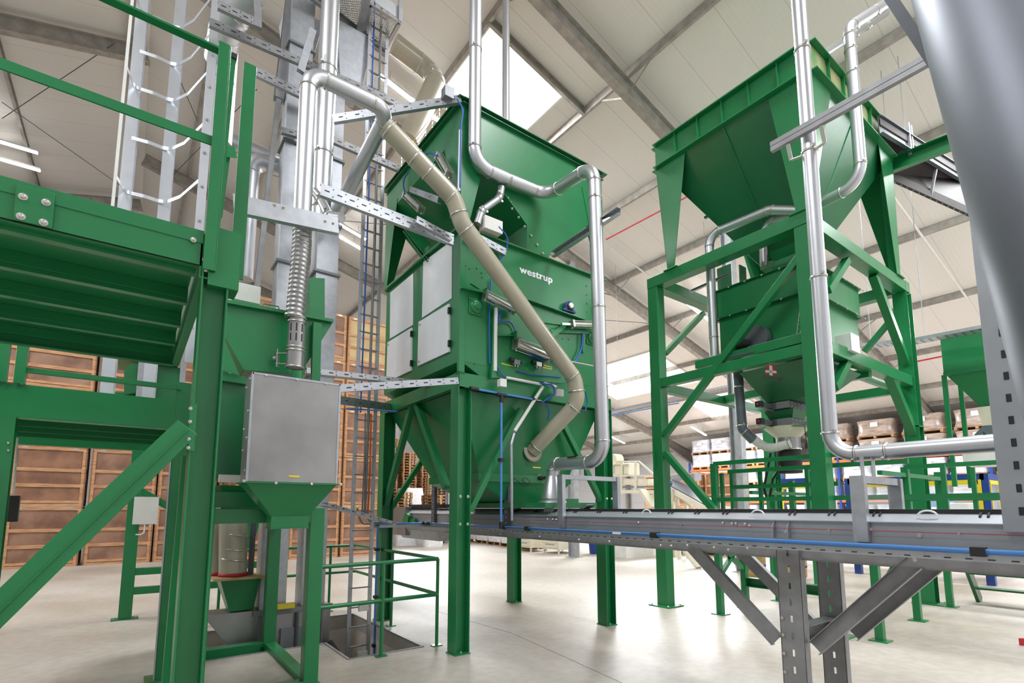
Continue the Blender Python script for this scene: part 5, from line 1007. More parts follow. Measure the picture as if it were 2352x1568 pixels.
for k, y in enumerate((30,120,207,325,452)):
    z = ZQ(320,y,(xa,YL)); 
    if k % 2 == 0 or True:
        pts = [V3((xd,YL-.4,z-.03)), V3((xd+.05,YL-.15,z)), V3((xa,YL-.02,z)), V3(((xa+xb2)/2,YL-.05,z+.0)), V3((xb2,YL-.03,z)), V3((xb2+.15,YL-.3,z)), V3((xc-.05,YL-.75,z)), V3((xc,YL-.9,z))]
        if k % 2: pts = pts[2:]
        q_, _ = fillet(pts, .2); m = M()
        for a, b in zip(q_, q_[1:]): m.beam(a, b, .005, .045)
        m.build('hoop', MAT['alu'], lc)
q = PY(330,850,9.4); chan('wide galvanised upright seen through the gap under the platform', (q.x,9.4,3.0), (q.x,9.4,4.3), .14,.06, slots=0, up=(0,1,0), k='C')
# green machine seen behind
bm = T('green_conveyor_head', 'light green machine seen through the gap under the foreground platform', 'machine', (.1,9.5,2.2))
def pb(x, y, d=0): return PY(x, y, 9.5+d)
M().box((pb(272,800).x,9.5,pb(272,822).z),(pb(412,800).x,10.3,pb(272,795).z)).build('hood', GD, bm); M().box((pb(335,840).x,9.6,3.0),(pb(418,840).x,10.3,pb(335,830).z)).build('body', GD, bm, bevel=.004)
M().prism([pb(285,850),pb(300,835),pb(318,835),pb(322,900),pb(285,905)], (0,.3,0)).build('side_plate', GD, bm); M().box((pb(415,830).x,9.45,3.0),(pb(428,830).x,9.55,pb(415,810).z)).build('edge_strip', MAT['galv'], bm)
M().beam(pb(230,905,.2), pb(420,915,.2), .1,.08).build('cross_member', GD, bm)
gs = T('green_leg_frame', 'light green welded leg frame standing in front of the wooden crates', 'frame', (.07,9.55,0))
xg_, yg_ = .07, 9.55
M().beam((xg_,yg_,.012),(xg_,yg_,3.02),.16,.12,up=(0,1,0)).build('leg', GD, gs, bevel=.004); M().beam((-1.2,yg_+.1,2.94),(2.1,yg_+.1,2.94),.3,.12).build('top_beam', GD, gs); M().box((xg_-.16,yg_-.1,0),(xg_+.16,yg_+.1,.014)).build('foot_plate', GD, gs)
bolts(gs, [(xg_-.12,yg_,.014),(xg_+.12,yg_,.014)], (0,0,1), .014)
for y in (1313,1357): z = ZQ(300,y,(xg_,yg_)); M().beam((xg_,yg_,z),(2.0,yg_,z),.1,.1).build('crossbar', GD, gs)
M().beam((2.0,yg_,0.01),(2.0,yg_,3.02),.14,.12,up=(0,1,0)).build('leg', GD, gs); M().beam(PY(318,1125,9.55), PY(390,1165,9.55), .1,.1,up=(0,1,0)).build('brace', GD, gs)
q = PY(335,1172,9.4); M().box((q.x-.15,9.38,q.z-.2),(q.x+.15,9.44,q.z+.2)).build('switch_cabinet', MAT['white_dull'], gs); M().tube(fillet([q+V3((0,0,-.2)), q+V3((0,0,-.35)), q+V3((-.1,0,-.35))], .05)[0], .01, 8).build('cable', MAT['white_dull'], gs)
M().prism([PY(x,y,9.4) for x,y in ((560,1195),(600,1195),(575,1265),(560,1265))], (0,.06,0)).build('tapered_leg', GD, gs)
# ================================================================ background: crates along the far left
CW, CD, CH = 1.56, 1.2, 1.64
def make_crate(k):
    t = T('wooden_crate', '', 'crate', (0,0,0)); W_, P_ = MAT['wood'], MAT[['ply','ply_dusty','ply_pale'][k]]
    M().box((.03,.03,.02),(CW-.03,CD-.03,CH-.02)).build('panel', P_, t)
    m = M(); b = .1
    for x in (0, CW-b): m.box((x,0,0),(x+b,.035,CH))
    for z, h in ((0,.07),(.085,.07),(.52,.09),(.95,.09),(CH-.1,.1)): m.box((.0 if z in (0,.085) else b,.002,z),(CW if z in (0,.085) else CW-b,.033,z+h))
    for y in (.0, CD-b): m.box((CW-.035,y,0),(CW,y+b,CH)); m.box((0,y,0),(.035,y+b,CH))
    for z, h in ((0,.1),(.52,.09),(.95,.09),(CH-.1,.1)): m.box((CW-.033,b,z),(CW-.002,CD-b,z+h)); m.box((.002,b,z),(.033,CD-b,z+h))
    m.build('frame', W_, t)
    for x in (.25, CW-.25): M().box((x-.06,-.003,CH-.06),(x+.06,.0,CH-.03)).build('hinge', MAT['zinc'], t)
    return t
protos = [make_crate(k) for k in range(3)]; used = [False]*3
word = ['bottom','second','third','fourth','top']
cols = [(-4.2,18.95,'at the far left edge'),(-2.58,18.95,'left of the dark gap'),(-.93,18.95,'right of the dark gap'),(.68,18.95,'behind the light green leg frame'),(2.3,18.95,'behind the grey box'),(2.5,17.3,'behind the pit railing'),(4.12,17.3,'left of the cable ladder'),(5.72,17.3,'behind the cable ladder')]
for ci, (x, y, place) in enumerate(cols):
    for r in range(5):
        k = 2 if (ci, r) in ((7,4),(6,2)) else [0,1,0,1,1][(ci*3+r*2) % 5]; lab = 'wooden crate with framed plywood panels, %s of its stack, %s' % (word[r], place)
        if not used[k]: o = protos[k]; used[k] = True; o.location = (x,y,r*(CH+.012)); o['label'] = lab; o['group'] = 'wooden crates stacked at the left'
        else: o = copy_tree(protos[k], (x+random.uniform(-.01,.01),y+random.uniform(-.03,.03),r*(CH+.012)), None, lab, 'wooden crates stacked at the left')
# pallets in stacks, far behind
def make_pallet():
    m = M()
    for i in range(5): m.box((i*.165,0,.12),(i*.165+.12,1.2,.144))
    for y in (0,.55,1.1): m.box((0,y,.1),(.8,y+.1,.12))
    for i in (0,.35,.7): m.box((i,0,0),(i+.1,1.2,.02))
    for i in (0,.35,.7):
        for y in (0,.53,1.06): m.box((i,y,.02),(i+.1,y+.14,.1))
    return one(m, 'wooden_pallet', MAT['pallet_wood'], '', 'pallet', (0,0,0))
pal = make_pallet(); first = True
stacks = [(9.6,25.8,34),(10.6,25.6,36),(11.6,25.4,31),(12.6,25.2,27),(10.2,22.9,16),(11.25,21.3,15),(12.2,21.2,14),(13.3,23.5,24)]
sw = ['tall stack left of the rest','tall stack second from the left','tall stack third from the left','tall stack at the right','low stack left of the white cartons','low stack nearest the conveyor end','low stack second nearest the conveyor end','tall stack far right']
for si, (x, y, n) in enumerate(stacks):
    for k in range(n):
        lab = 'wooden pallet in the %s seen under the left hopper' % sw[si]
        if first: pal.location = (x,y,0); pal['label'] = lab; pal['group'] = 'pallets, '+sw[si]; first = False
        else: copy_tree(pal, (x+random.uniform(-.02,.02),y+random.uniform(-.02,.02),k*.147), None, lab, 'pallets, '+sw[si])
def carton(x, y, z, lab, s=(1.0,1.0,1.1), mt='ibc_white', name='big_bag', cat='big bag', group=None):
    m = M(); w_, d_, h_ = s; seg = 10; vs = []
    for j, (f, zz_) in enumerate(((.94,0),(1,.12),(1.02,.5),(.99,.85),(.9,1))):
        for k in range(seg*4):
            a = 2*PI*(k+.5)/(seg*4); c_, s_ = math.cos(a), math.sin(a); q = 8; r = (abs(c_)**q+abs(s_)**q)**(-1/q)
            vs.append((x+w_/2+c_*r*w_/2*f, y+d_/2+s_*r*d_/2*f, z+h_*zz_))
    n = seg*4; m.add(vs, [(j*n+k, j*n+(k+1)%n, (j+1)*n+(k+1)%n, (j+1)*n+k) for j in range(4) for k in range(n)], 0, True); m.add(vs[-n:], [list(range(n))], 0); m.add(vs[:n], [list(range(n))[::-1]], 0)
    return one(m, name, MAT[mt], lab, cat, (x,y,z), group)
def pallet_at(x, y, lab, z=0): return copy_tree(pal, (x,y,z), None, lab, 'pallets under bags')
for k, (x, y) in enumerate(((13.1,20.6),(12.95,19.4),(12.8,18.2),(12.65,17.0),(12.5,15.9))):
    pl = ['first','second','third','fourth','fifth'][k]; pallet_at(x+.1, y-.05, 'wooden pallet under the %s white big bag behind the conveyor' % pl); carton(x, y-.05, .15, 'white big bag on a pallet, %s from the left under the conveyor' % pl, (1.0,1.05,1.1))
carton(10.9,23.6,0.0,'white carton stack in front of the tall pallets',(1.1,1.1,2.6),'ibc_white','carton_stack','cartons'); carton(9.9,19.4,0.0,'white wrapped load left of the conveyor head',(.9,1.0,1.35),'ibc_white','wrapped_load','wrapped load'); carton(9.2,20.6,0.0,'second white wrapped load behind the first, left of the conveyor head',(1.0,1.0,1.5),'ibc_white','wrapped_load','wrapped load')
def cabinet(x, y, w_, d_, lab):
    t = T('drawer_cabinet', lab, 'cabinet', (x,y,0)); M().box((x,y,.14),(x+w_,y+d_,1.0)).build('body', MAT['cream'], t, bevel=.008)
    for dx in (.03,w_-.08):
        for dy in (.03,d_-.08): M().box((x+dx,y+dy,0),(x+dx+.05,y+dy+.05,.14)).build('leg', MAT['cream'], t)
    for k in range(5): dr = M().box((x-.012,y+.04,.2+k*.16),(x,y+d_-.04,.34+k*.16)).build('drawer', MAT['cream'], t); M().box((x-.02,y+.2,.3+k*.16),(x-.012,y+d_-.2,.32+k*.16)).build('handle', MAT['grey_mid'], dr)
cabinet(11.95,15.0,.85,1.0,'cream drawer cabinet left of the other behind the left tower'); cabinet(12.2,13.75,1.0,.9,'cream drawer cabinet right of the other, beside the grey column')
t = M().lathe((13.4,13.1,0),(0,0,1),[(.24,0),(.3,.7),(.31,.72)],20); one(t, 'waste_bin', MAT['blue_steel'], 'blue bin behind the right column of the left tower', 'bin', (13.4,13.1,0))
one(M().box((12.9,11.3,0),(16.8,12.3,.75)), 'concrete_plinth', MAT['white_dull'], 'low white plinth block behind the right column of the left tower', 'plinth', (12.9,11.3,0))
# cream sorting machine with stairs and inclined belt
cm = T('sorting_machine', 'cream coloured sorting platform with belts behind the right column', 'machine', (14,12,0)); CR = MAT['cream']
def pc(x, y, X=14.0): return PX(x, y, X)
M().beam(pc(1395,1128), pc(1515,1130), .5,.12).build('deck', CR, cm); M().beam(pc(1395,1105,14.3), pc(1500,1107,14.3), .5,.22).build('belt_frame', CR, cm); M().beam(pc(1395,1118,14.1), pc(1510,1118,14.1), .08,.05).build('roller_rail', MAT['grey_mid'], cm)
M().beam(pc(1400,1060), pc(1467,1059), .05,.05).build('top_rail', CR, cm); M().beam(pc(1395,1092), pc(1500,1092), .05,.05).build('middle_rail', CR, cm)
for x in (1460,1427): M().beam(pc(x,1060), pc(x,1130), .08,.06,up=(1,0,0)).build('rail_post', CR, cm)
M().beam(pc(1467,1059), pc(1600,1175), .05,.06,up=(1,0,0)).build('stair_rail', CR, cm); M().beam(pc(1530,1135), pc(1590,1195), .05,.06,up=(1,0,0)).build('stair_rail', CR, cm)
for x0_, y0_ in ((1405,1075),(1440,1080)): q = pc(x0_,y0_,14.4); M().box((q.x-.3,q.y-.35,q.z-.2),(q.x+.3,q.y+.35,q.z+.25)).build('hood', CR, cm, bevel=.05)
q = pc(1415,1055,14.4); M().cyl(q-V3((.2,0,0)), q+V3((.2,0,0)), .2, 20).build('drum', CR, cm)
M().beam(pc(1475,1125,13.4), pc(1502,1165,13.4), .1,.3,up=(1,0,0)).build('stair_stringer', CR, cm); M().beam(PX(1565,1250,12.4), PX(1605,1303,12.4), .06,.25,up=(1,0,0)).build('stair_stringer', CR, cm); M().beam(PX(1600,1248,12.9), PX(1635,1300,12.9), .06,.25,up=(1,0,0)).build('stair_stringer', CR, cm); M().beam(PX(1585,1275,12.5), PX(1612,1273,13.0), .2,.03).build('stair_tread', MAT['grey_mid'], cm)
for x, X in ((1555,14.2),(1575,14.6),(1545,14.6)): a = pc(x,1125,X); M().beam(a, (a.x,a.y,0.0), .09,.09,up=(1,0,0)).build('leg', CR, cm)
M().beam(pc(1540,1165), pc(1555,1120), .06,.12,up=(1,0,0)).build('gusset', CR, cm); M().beam(pc(1590,1165,14.2), pc(1565,1130,14.2), .06,.1,up=(1,0,0)).build('gusset', CR, cm)
for x in (1405,1500): a = pc(x,1135,14.4); M().beam(a, (a.x,a.y,0), .1,.1,up=(1,0,0)).build('leg', CR, cm)
q = pc(1539,1110,13.6); M().cyl(q-V3((.15,0,0)), q, .09, 18).build('motor', MAT['blue_steel'], cm)
bc = T('inclined_belt', 'cream belt conveyor with dark belt sloping down to the right', 'belt conveyor', (14,9,0))
m = M().beam(PX(1530,1108,14.4), PX(1700,1200,13.2), .7,.16); m.build('frame', CR, bc); M().beam(PX(1533,1102,14.4), PX(1703,1194,13.2), .62,.05).build('belt', MAT['motor_grey'], bc); a = PX(1690,1200,13.3); M().beam(a,(a.x,a.y,0),.1,.1,up=(1,0,0)).build('leg', CR, bc)
q = PX(1558,1097,14.6); one(M().box((q.x,q.y-.6,q.z-.1),(q.x+.4,q.y+.3,q.z+.12)), 'belt_hood', MAT['galv'], 'grey sheet hood over the head of the inclined belt', 'hood', tuple(q))
one(M().beam(PY(1415,1150,11.9)-V3((0,0,.4)), PY(1418,1150,11.9)+V3((0,0,.35)), .3,.05,up=(0,1,0)), 'yellow_gate', MAT['yellow'], 'yellow safety gate under the cream platform', 'gate', tuple(PY(1415,1160,11.9)))
for i, (x, y) in enumerate(((15.4,12.6),(15.4,11.3),(16.0,10.0))): 
    for k in range(5): copy_tree(pal, (x,y,k*.147), None, 'wooden pallet in a low stack under the cream platform', 'pallets under the cream platform')
# reddish boxes beyond
rb = make_crate(0); fr = True
for ci, (xq, yq) in enumerate(((22.0,17.9),(22.0,16.15),(22.3,14.5))):
    for r in range(2 if ci < 2 else 2):
        lab = 'reddish wooden crate beyond the cream machine, %s of its stack, %s' % (['lower','upper'][r], ['left column','middle column','right column'][ci])
        if fr: o = rb; fr = False; o.location = (xq,yq,r*1.66); o['label'] = lab
        else: o = copy_tree(rb, (xq,yq,r*1.66), None, lab)
        o.rotation_euler = (0,0,-PI/2); o['group'] = 'reddish crates beyond the cream machine'
# pallet racks with wrapped loads
rk = T('pallet_rack', 'long pallet rack with orange beams carrying wrapped pallets at the right wall', 'rack', (28,12,0))
for y in (19.2,16.4,13.6,10.8,8.0,5.2,2.4): 
    for x in (28.0,29.1): M().box((x-.05,y-.05,0),(x+.05,y+.05,4.4)).build('upright', MAT['blue_steel'], rk)
for z in (2.0,3.95):
    for x in (28.0,29.1): M().box((x-.03,2.4,z-.13),(x+.03,19.2,z)).build('orange_beam', MAT['orange'], rk)
def wload(w_, d_, h_, mt):
    t = T('wrapped_pallet', '', 'wrapped pallet', (0,0,0)); m = M(); r_ = random.Random(h_*100)
    nx = 7; vs = []; n = 28
    for j in range(7):
        zf = j/6; b = 1-.05*math.sin(zf*PI)+(.02 if j in (0,6) else 0)
        for k in range(n):
            a = 2*PI*(k+.5)/n; c_, s_ = math.cos(a), math.sin(a); r = (abs(c_)**10+abs(s_)**10)**(-.1); wv = 1+r_.uniform(-.012,.012)
            vs.append((c_*r*w_/2*b*wv, s_*r*d_/2*b*wv, .15+h_*zf))
    m.add(vs, [(j*n+k, j*n+(k+1)%n, (j+1)*n+(k+1)%n, (j+1)*n+k) for j in range(6) for k in range(n)], 0, True); m.add(vs[-n:], [list(range(n))], 0); m.build('wrapped_load', MAT[mt], t)
    m = M(); m.box((-w_/2,-d_/2,.1),(w_/2,d_/2,.14))
    for y in (-d_/2+.06,0,d_/2-.06): m.box((-w_/2,y-.05,0),(w_/2,y+.05,.1))
    m.build('pallet', MAT['pallet_wood'], t); M().box((-w_/2-.012,-.15,.15+h_*.55),(-w_/2-.0,.15,.15+h_*.85)).build('paper_sheet', MAT['white'], t); return t
wW = wload(1.0,1.2,.72,'wrap_white'); wB = wload(1.05,1.5,.72,'wrap_brown'); f1 = f2 = True; lv = ['floor','lower shelf','upper shelf','top of the rack']
for ci, y in enumerate([yu-d_ for yu in (19.2,16.4,13.6,10.8,8.0,5.2) for d_ in (.74,2.06)]):
    for li, (z, n) in enumerate(((0,2),(2.01,2),(3.96,2))):
        for k in range(n):
            if li == 2 and ci > 3: continue
            lab = 'white wrapped pallet load, %s, %s, %s bay from the left' % (['under','over'][k], lv[li], ['first','second','third','fourth','fifth','sixth','seventh','eighth','ninth','tenth','eleventh','last'][ci])
            if f1: o = wW; f1 = False; o.location = (28.5,y,z+k*.9); o['label'] = lab
            else: o = copy_tree(wW, (28.5,y,z+k*.9), None, lab)
            o['group'] = 'white wrapped pallets on the rack'
for ci, y in enumerate((11.0,9.15,7.35,5.5,3.7,2.0)):
    for k in range(2):
        lab = 'brownish wrapped pallet load on top of the rack, %s layer, %s from the left' % (['lower','upper'][k], ['first','second','third','fourth','fifth','sixth'][ci])
        q = (28.5,y,3.96+k*.9)
        if f2: o = wB; f2 = False; o.location = q; o['label'] = lab
        else: o = copy_tree(wB, q, None, lab)
        o['group'] = 'brownish wrapped pallets on top of the rack'
# green working platform below the right tower
gp = T('working_platform', 'green rail-and-post working platform under the right tower', 'platform', (7.35,2.62,0))
zt1, zt2, zt3 = 2.29, 1.98, 1.73
posts = [(7.35,4.6,2.29),(8.12,4.63,1.2),(7.45,2.55,1.2),(9.2,2.66,2.2),(10.9,2.7,2.2),(11.1,5.5,2.2),(10.85,4.7,1.2),(9.2,4.63,1.9),(9.9,4.63,2.1)]
for x, y, h in posts:
    M().beam((x,y,.01),(x,y,h),.09,.09,up=(1,0,0)).build('post', G, gp, bevel=.003); M().box((x-.1,y-.1,0),(x+.1,y+.1,.012)).build('foot_plate', G, gp)
def rail(a, b, w_=.06): M().beam(a, b, w_, .06).build('rail', G, gp)
rail((7.35,4.6,zt1),(7.35,1.8,zt1)); rail((7.75,4.6,2.18),(7.75,2.2,2.18)); rail((7.35,4.6,zt3),(7.35,.4,zt3)); rail((7.75,4.55,1.93),(7.75,3.0,1.93)); rail((8.4,4.6,1.86),(11.0,4.6,1.86)); rail((9.2,2.66,2.2),(9.2,-.2,2.2)); rail((8.2,2.66,2.08),(11,2.66,2.08)); rail((9.2,2.66,1.73),(9.2,-.4,1.73))
for x, y in ((7.55,4.6),(7.75,4.55),(7.78,4.1),(8.3,3.6),(8.3,2.0),(9.2,1.9),(9.2,1.3),(9.2,.6),(7.75,3.4)): M().beam((x,y,1.0),(x,y,2.15),.05,.05,up=(1,0,0)).build('upright', G, gp)
for (a, b) in (((7.35,4.6,1.05),(8.12,4.63,.6)),((8.12,4.63,1.1),(7.35,4.6,.55)),((8.12,4.63,.55),(8.7,4.63,1.1)),((7.45,2.55,1.2),(9.2,2.66,.5)),((9.2,2.66,1.2),(7.45,2.55,.5)),((9.2,1.3,2.1),(9.2,.7,1.5))): M().beam(a,b,.06,.06).build('brace', G, gp)
M().beam((8.12,4.63,.42),(8.12,3.4,.42),.14,.14,'C').build('low_beam', G, gp); rail((7.35,4.6,1.1),(11.0,4.6,1.1)); rail((7.45,2.55,1.1),(11,2.66,1.1)); rail((7.35,4.6,1.1),(7.45,2.55,1.1))
st2 = T('step_ladder', 'dark green open-tread steps at the lower right behind the conveyor', 'steps', (11.4,1.9,0))
for y in (2.55,1.1): M().beam((11.95,y,.0),(10.9,y,1.15),.18,.05,up=(0,1,0)).build('stringer', MAT['green_dark'], st2)
for k in range(4): M().box((11.75-k*.25,1.1,.22+k*.27),(12.0-k*.25,2.55,.25+k*.27)).build('tread', MAT['green_dark'], st2)
# blue and yellow packing machine
bx = T('packing_machine', 'blue and yellow framed packing machine behind the right tower', 'machine', (14.5,2.6,0))
X0, X1 = 14.5, 17.2; ya, yb3, yc3 = 5.4, 2.82, 1.2
def frame(x, y0_, y1_, z0_, z1_, mt, w_, nm, dx=0): 
    m = M(); m.beam((x+dx,y0_,z1_-w_/2),(x+dx,y1_,z1_-w_/2),w_*.5,w_); m.beam((x+dx,y0_,z0_+w_/2),(x+dx,y1_,z0_+w_/2),w_*.5,w_)
    for y in (y0_,y1_): m.beam((x+dx,y,z0_),(x+dx,y,z1_),w_,w_*.5,up=(1,0,0))
    m.build(nm, MAT[mt], bx)
frame(X0,ya,yb3,.6,2.33,'blue_steel',.14,'blue_frame'); frame(X0,ya-.1,(ya+yb3)/2+.06,.7,2.2,'yellow',.1,'yellow_door_frame',-.03); frame(X0,(ya+yb3)/2-.06,yb3+.1,.7,2.2,'yellow',.1,'yellow_door_frame',-.03)
m = M(); m.beam((X0,yb3,2.26),(X1,yb3,2.26),.1,.14); m.beam((X0,yb3,.6),(X1,yb3,.6),.1,.14); m.beam((X1,yb3,.5),(X1,yb3,2.3),.1,.1,up=(1,0,0)); m.build('blue_frame', MAT['blue_steel'], bx)
m = M(); m.beam((X0+.15,yb3-.03,2.15),(X1-.1,yb3-.03,2.15),.05,.08); m.beam((X0+.15,yb3-.03,.75),(X0+.15,yb3-.03,2.15),.08,.05,up=(1,0,0)); m.beam((X0+1.2,yb3-.03,.75),(X0+1.2,yb3-.03,2.15),.08,.05,up=(1,0,0)); m.build('yellow_door_frame', MAT['yellow'], bx)
M().box((X0+.05,yb3+.1,.7),(X0+.06,ya-.1,2.2)).build('window_pane', MAT['machine_glass'], bx); M().box((X0+.1,yb3+.05,.7),(X1,yb3+.06,2.2)).build('window_pane', MAT['machine_glass'], bx)
for i, (y, z, s, mt) in enumerate(((5.0,1.3,.5,'grey_mid'),(4.3,1.0,.6,'alu'),(3.6,1.5,.45,'white_dull'),(3.3,.9,.5,'grey_dark'),(4.0,1.8,.35,'blue_pipe'),(4.7,.8,.4,'alu'))): M().box((X0+.7+.2*i,y-s/2,z-s/2),(X0+.9+.2*i+s,y+s/2,z+s/2)).build('inner_unit', MAT[mt], bx, bevel=.03)
M().box((X0,yb3,.0),(X0+.14,yb3+.14,.6)).build('leg', MAT['blue_steel'], bx); M().box((X0,ya-.14,0),(X0+.14,ya,.6)).build('leg', MAT['blue_steel'], bx); M().beam((X0-.1,7.0,.35),(X0-.1,2.4,.35),.1,.12).build('floor_guard', MAT['yellow'], bx)
bx2 = T('packing_machine', 'second blue and yellow machine seen between the green posts to the left', 'machine', (16,8,0))
def fr2(y0_, y1_, x=16.0):
    for mt, w_, nm, z0_, z1_, e in (('blue_steel',.16,'blue_frame',.5,2.4,0),('yellow',.1,'yellow_door_frame',.65,2.22,.12)):
        m = M(); m.beam((x-e*.4,y0_-e,z1_),(x-e*.4,y1_+e,z1_),w_*.5,w_); m.beam((x-e*.4,y0_-e,z0_),(x-e*.4,y1_+e,z0_),w_*.5,w_)
        for y in (y0_-e,y1_+e): m.beam((x-e*.4,y,z0_),(x-e*.4,y,z1_),w_,w_*.5,up=(1,0,0))
        m.build(nm, MAT[mt], bx2)
fr2(7.9,6.4); M().box((16.1,6.5,.7),(16.6,7.2,1.9)).build('inner_unit', MAT['alu'], bx2)
# overhead cable mess and bright bench behind it
for i, (x, y, r, lab) in enumerate(((11.75,6.45,.24,'kraft paper covered roll standing behind the conveyor leg'),(12.3,5.75,.2,'second kraft covered roll right of the conveyor leg'))):
    t = T('paper_roll', lab, 'roll', (x,y,0)); M().lathe((x,y,0),(0,0,1),[(r*.8,0),(r,.08),(r*1.04,.5),(r*.95,.95)],24).build('roll', MAT['bag_kraft'], t); M().ring((x,y,.3),(0,0,1),r*1.02,.006,.05).build('blue_band', MAT['blue_steel'], t)
# small hopper at the right with vibrating feeder
sh = T('small_hopper', 'small green hopper with sloping underside on thin legs at the right', 'hopper', (12.5,2.5,2.9))
M().box((12.5,1.5,4.17),(13.9,2.86,4.9)).build('bin', G, sh, bevel=.004); M().hopper((12.52,1.5,13.9,2.84),(12.9,1.9,13.3,2.45),4.17,3.5).build('cone', G, sh); M().beam((12.5,2.86,4.16),(12.5,1.5,4.16),.06,.08).build('rim', G, sh); M().beam((12.48,2.9,4.92),(12.48,1.5,4.92),.08,.02).build('top_rim', MAT['rust'], sh)
for x, y in ((12.52,2.86),(13.6,2.86),(12.52,1.5)): M().beam((x,y,2.0),(x,y,4.15),.07,.07,up=(1,0,0)).build('leg', G, sh)
vf = T('vibrating_feeder', 'pale grey vibrating feeder box under the small green hopper', 'feeder', (12.9,2.2,2.4)); M().hopper((12.85,1.9,13.35,2.5),(12.9,1.95,13.3,2.45),3.5,3.1).build('boot', MAT['cream'], vf); M().box((12.7,1.5,2.4),(13.6,2.75,2.85)).build('feeder_pan', MAT['white_dull'], vf, bevel=.01); M().prism([(12.68,2.55,2.95),(12.68,1.9,2.95),(12.68,2.0,3.1),(12.68,2.4,3.12)],(-.03,0,0)).build('motor_plate', MAT['duct_grey'], vf); M().box((12.9,1.95,2.85),(13.3,2.4,3.1)).build('neck', MAT['white_dull'], vf)
for k in range(2): M().tube(fillet([(12.64,2.4-.2*k,3.0),(12.6,2.35-.2*k,2.88),(12.62,2.2-.2*k,2.86)], .03)[0], .008, 6).build('cable', MAT['black'], vf)
# perforated trays
def tray(lab, a, b, w_=.3, mt='galv'):
    a, b = V3(a), V3(b); m = M().beam(a, b, w_, .06, 'U', .004); n = int((b-a).length/.12); d = (b-a).normalized(); s_ = d.cross(V3((0,0,1)))
    for k in range(n):
        for o_ in (-.35,-.1,.15,.38): c = a+d*(k*.12+.03)+s_*(w_*o_*.95)-V3((0,0,.031)); m.box((c.x-.012,c.y-.02,c.z-.001),(c.x+.012,c.y+.02,c.z+.001),1)
    for f in (.15,.85): c = a.lerp(b,f); m.cyl(c, (c.x,c.y,zr(c.x)-.02), .006, 6)
    one(m, 'perforated_tray', [MAT[mt], MAT['black']], lab, 'cable tray', tuple(a))
tray('perforated galvanised cable tray running from the right tower over the small hopper', PX(2098,784,11.9), PX(2290,748,11.9)); tray('perforated cable tray seen inside the right tower frame', PX(1985,795,12.0), PX(2098,782,12.0))
tray('long perforated cable tray crossing below the roof lights left of the right tower', PX(1385,950,13.5), PX(1690,885,13.5)); one(M().tube([PX(1385,958,13.3), PX(1560,925,13.3)], .02, 8), 'air_line', MAT['blue_pipe'], 'thin blue pipe under the long perforated tray', 'pipe', PX(1385,958,13.3))
one(M().tube([RP(1392,550,.6), RP(1600,440,.6)], .02, 8), 'sprinkler_pipe', MAT['red'], 'thin red pipe under the roof between the two towers', 'pipe', RP(1392,550)); one(M().tube([RP(2105,830,.6), RP(2165,818,.6)], .03, 8), 'sprinkler_pipe', MAT['red'], 'thin red pipe left of the small hopper', 'pipe', RP(2105,830))
for (a, b, lab) in (((2040,435),(2225,690),'pale conduit crossing the roof panels right of the tower'), ((1390,560),(1500,640),'pale conduit on the roof panels right of the silver duct')): one(M().tube([RP(*a,.25), RP(*b,.25)], .03, 8), 'roof_conduit', MAT['white_dull'], lab, 'conduit', RP(*a))
# dark inclined conveyor and green beam at upper right
ic = T('inclined_conveyor', 'dark enclosed conveyor sloping down behind the right tower hopper', 'conveyor', (11,2.9,7.6))
P_ = [PX(2035,300,12.0), PX(2042,400,10.4)]; A0, A1 = V3((10.3,2.7,7.62)), V3((14.6,2.2,6.2))
a0, a1, b0, b1 = PZ(2022,285,7.75), PX(2240,420,13.2), PX(2042,405,10.6), PX(2230,490,12.2)
m = M(); off = V3((0,0,.12)); m.prism([a0,a1,b1,b0], off); m.build('belt_underside', MAT['belt'], ic)
M().beam(a0, a1, .06, .3, 'C', .01).build('far_side_beam', MAT['duct_grey'], ic); M().beam(b0, b1, .05, .12).build('near_side_beam', MAT['belt'], ic)
c = a0.lerp(a1,.55); d = b0.lerp(b1,.5); M().beam(c.lerp(d,.25)+V3((0,0,-.02)), d+V3((0,0,-.02)), .04,.04).build('cross_bar', MAT['galv'], ic)
bolts(ic, [b0.lerp(b1, k/14)+V3((0,0,-.06)) for k in range(1,14)], (0,0,-1), .008)
for dx in (0,.12): c = a0.lerp(a1,.26)+V3((dx,0,0)); M().beam(c-V3((0,0,.25)), c+V3((0,0,.35)), .05,.05,up=(1,0,0)).build('bracket', MAT['galv'], ic)
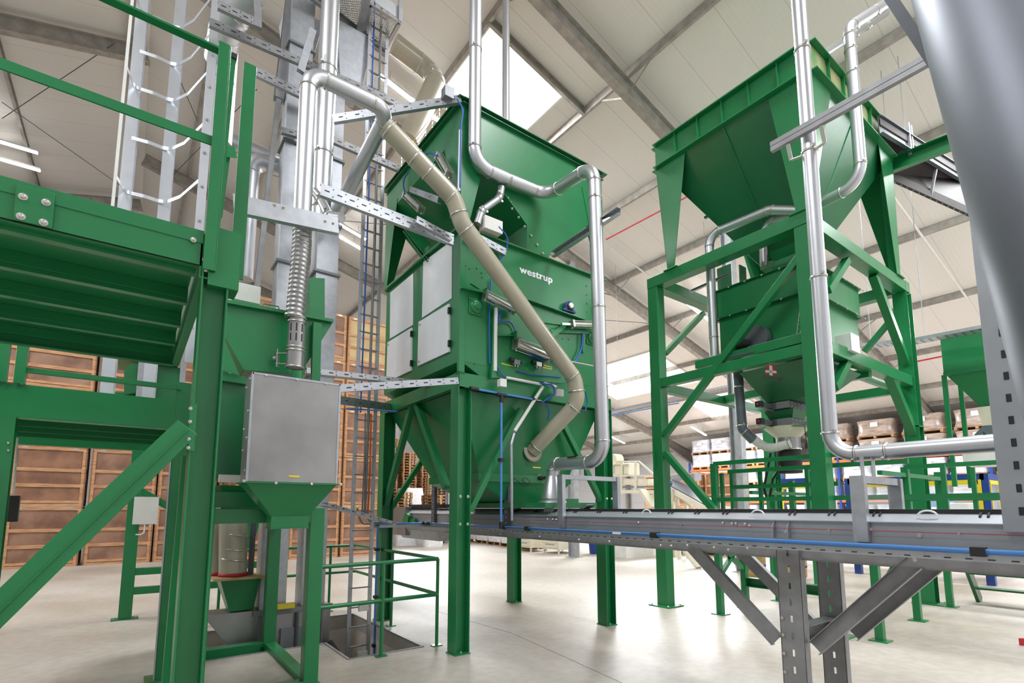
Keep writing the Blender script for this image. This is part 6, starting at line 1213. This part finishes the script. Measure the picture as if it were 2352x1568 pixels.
a, b = PX(2035,385,10.3), PX(2200,320,10.3); one(M().beam(a, b+(b-a)*.3, .12,.26,'C',.012), 'green_beam', G, 'green channel beam running right from the tall hopper leg', 'steel beam', tuple(a), bevel=.002)
# grey-white bulkhead far right, wire tray on roof
# ================================================================ right foreground
t = T('hanging_channel', 'wide galvanised slotted channel hanging at the right edge in front of the conveyor', 'steel channel', (3.95,.6,1.47))
m = M().beam((3.93,.53,1.47),(3.93,.53,5.2),.34,.08,'U',.006,up=(1,0,0))
for k in range(24): z = 1.56+k*.125; ys = PX(2312,870,3.889).y; m.box((3.889,ys-.011,z),(3.8855,ys+.011,z+.045),1)
m.build('channel', [MAT['side_steel'], MAT['black']], t, bevel=.003)
E0, E1 = PX(2086,-20,1.7), PX(2341,929,1.7); r = .27
dd = (E1-E0).normalized(); nrm = dd.cross((E0-CAM)).normalized(); nrm = nrm if nrm.dot(RT) > 0 else -nrm
A_, B_ = E0-dd*1.4+nrm*r, E1+dd*.35+nrm*r
one(M().cyl(A_, B_, r, 64), 'large_silo_pipe', MAT['silo'], 'very large dull galvanised pipe leaning in the right foreground', 'pipe', tuple(B_))
a, b = PX(2045,-5,2.6), PX(2125,115,2.6)
m = M().beam(a+(a-b)*.3, b+(b-a)*.4, .1,.04,'U',.003)
d = (b-a).normalized(); 
for k in range(14):
    c = (a+(a-b)*.3).lerp(b+(b-a)*.4,(k+.5)/14)
    for o_ in (-.03,.0,.03): q = c+d.cross(V3((0,0,1))).normalized()*o_-V3((0,0,.021)); m.box((q.x-.008,q.y-.004,q.z-.001),(q.x+.008,q.y+.004,q.z+.001),1)
one(m, 'perforated_tray', [MAT['grey_dark'], MAT['zinc']], 'perforated tray at the top right edge against the large leaning pipe', 'cable tray', tuple(a))
q = PZ(2350,1482,0); one(M().prism([(q.x-.02,q.y+.03,0.0),(q.x+.25,q.y-.1,0.0),(q.x+.1,q.y-.3,0)], (0,0,.08)), 'red_machine_foot', MAT['red'], 'small red corner piece on the floor at the right edge of the view', 'machine foot', tuple(q))
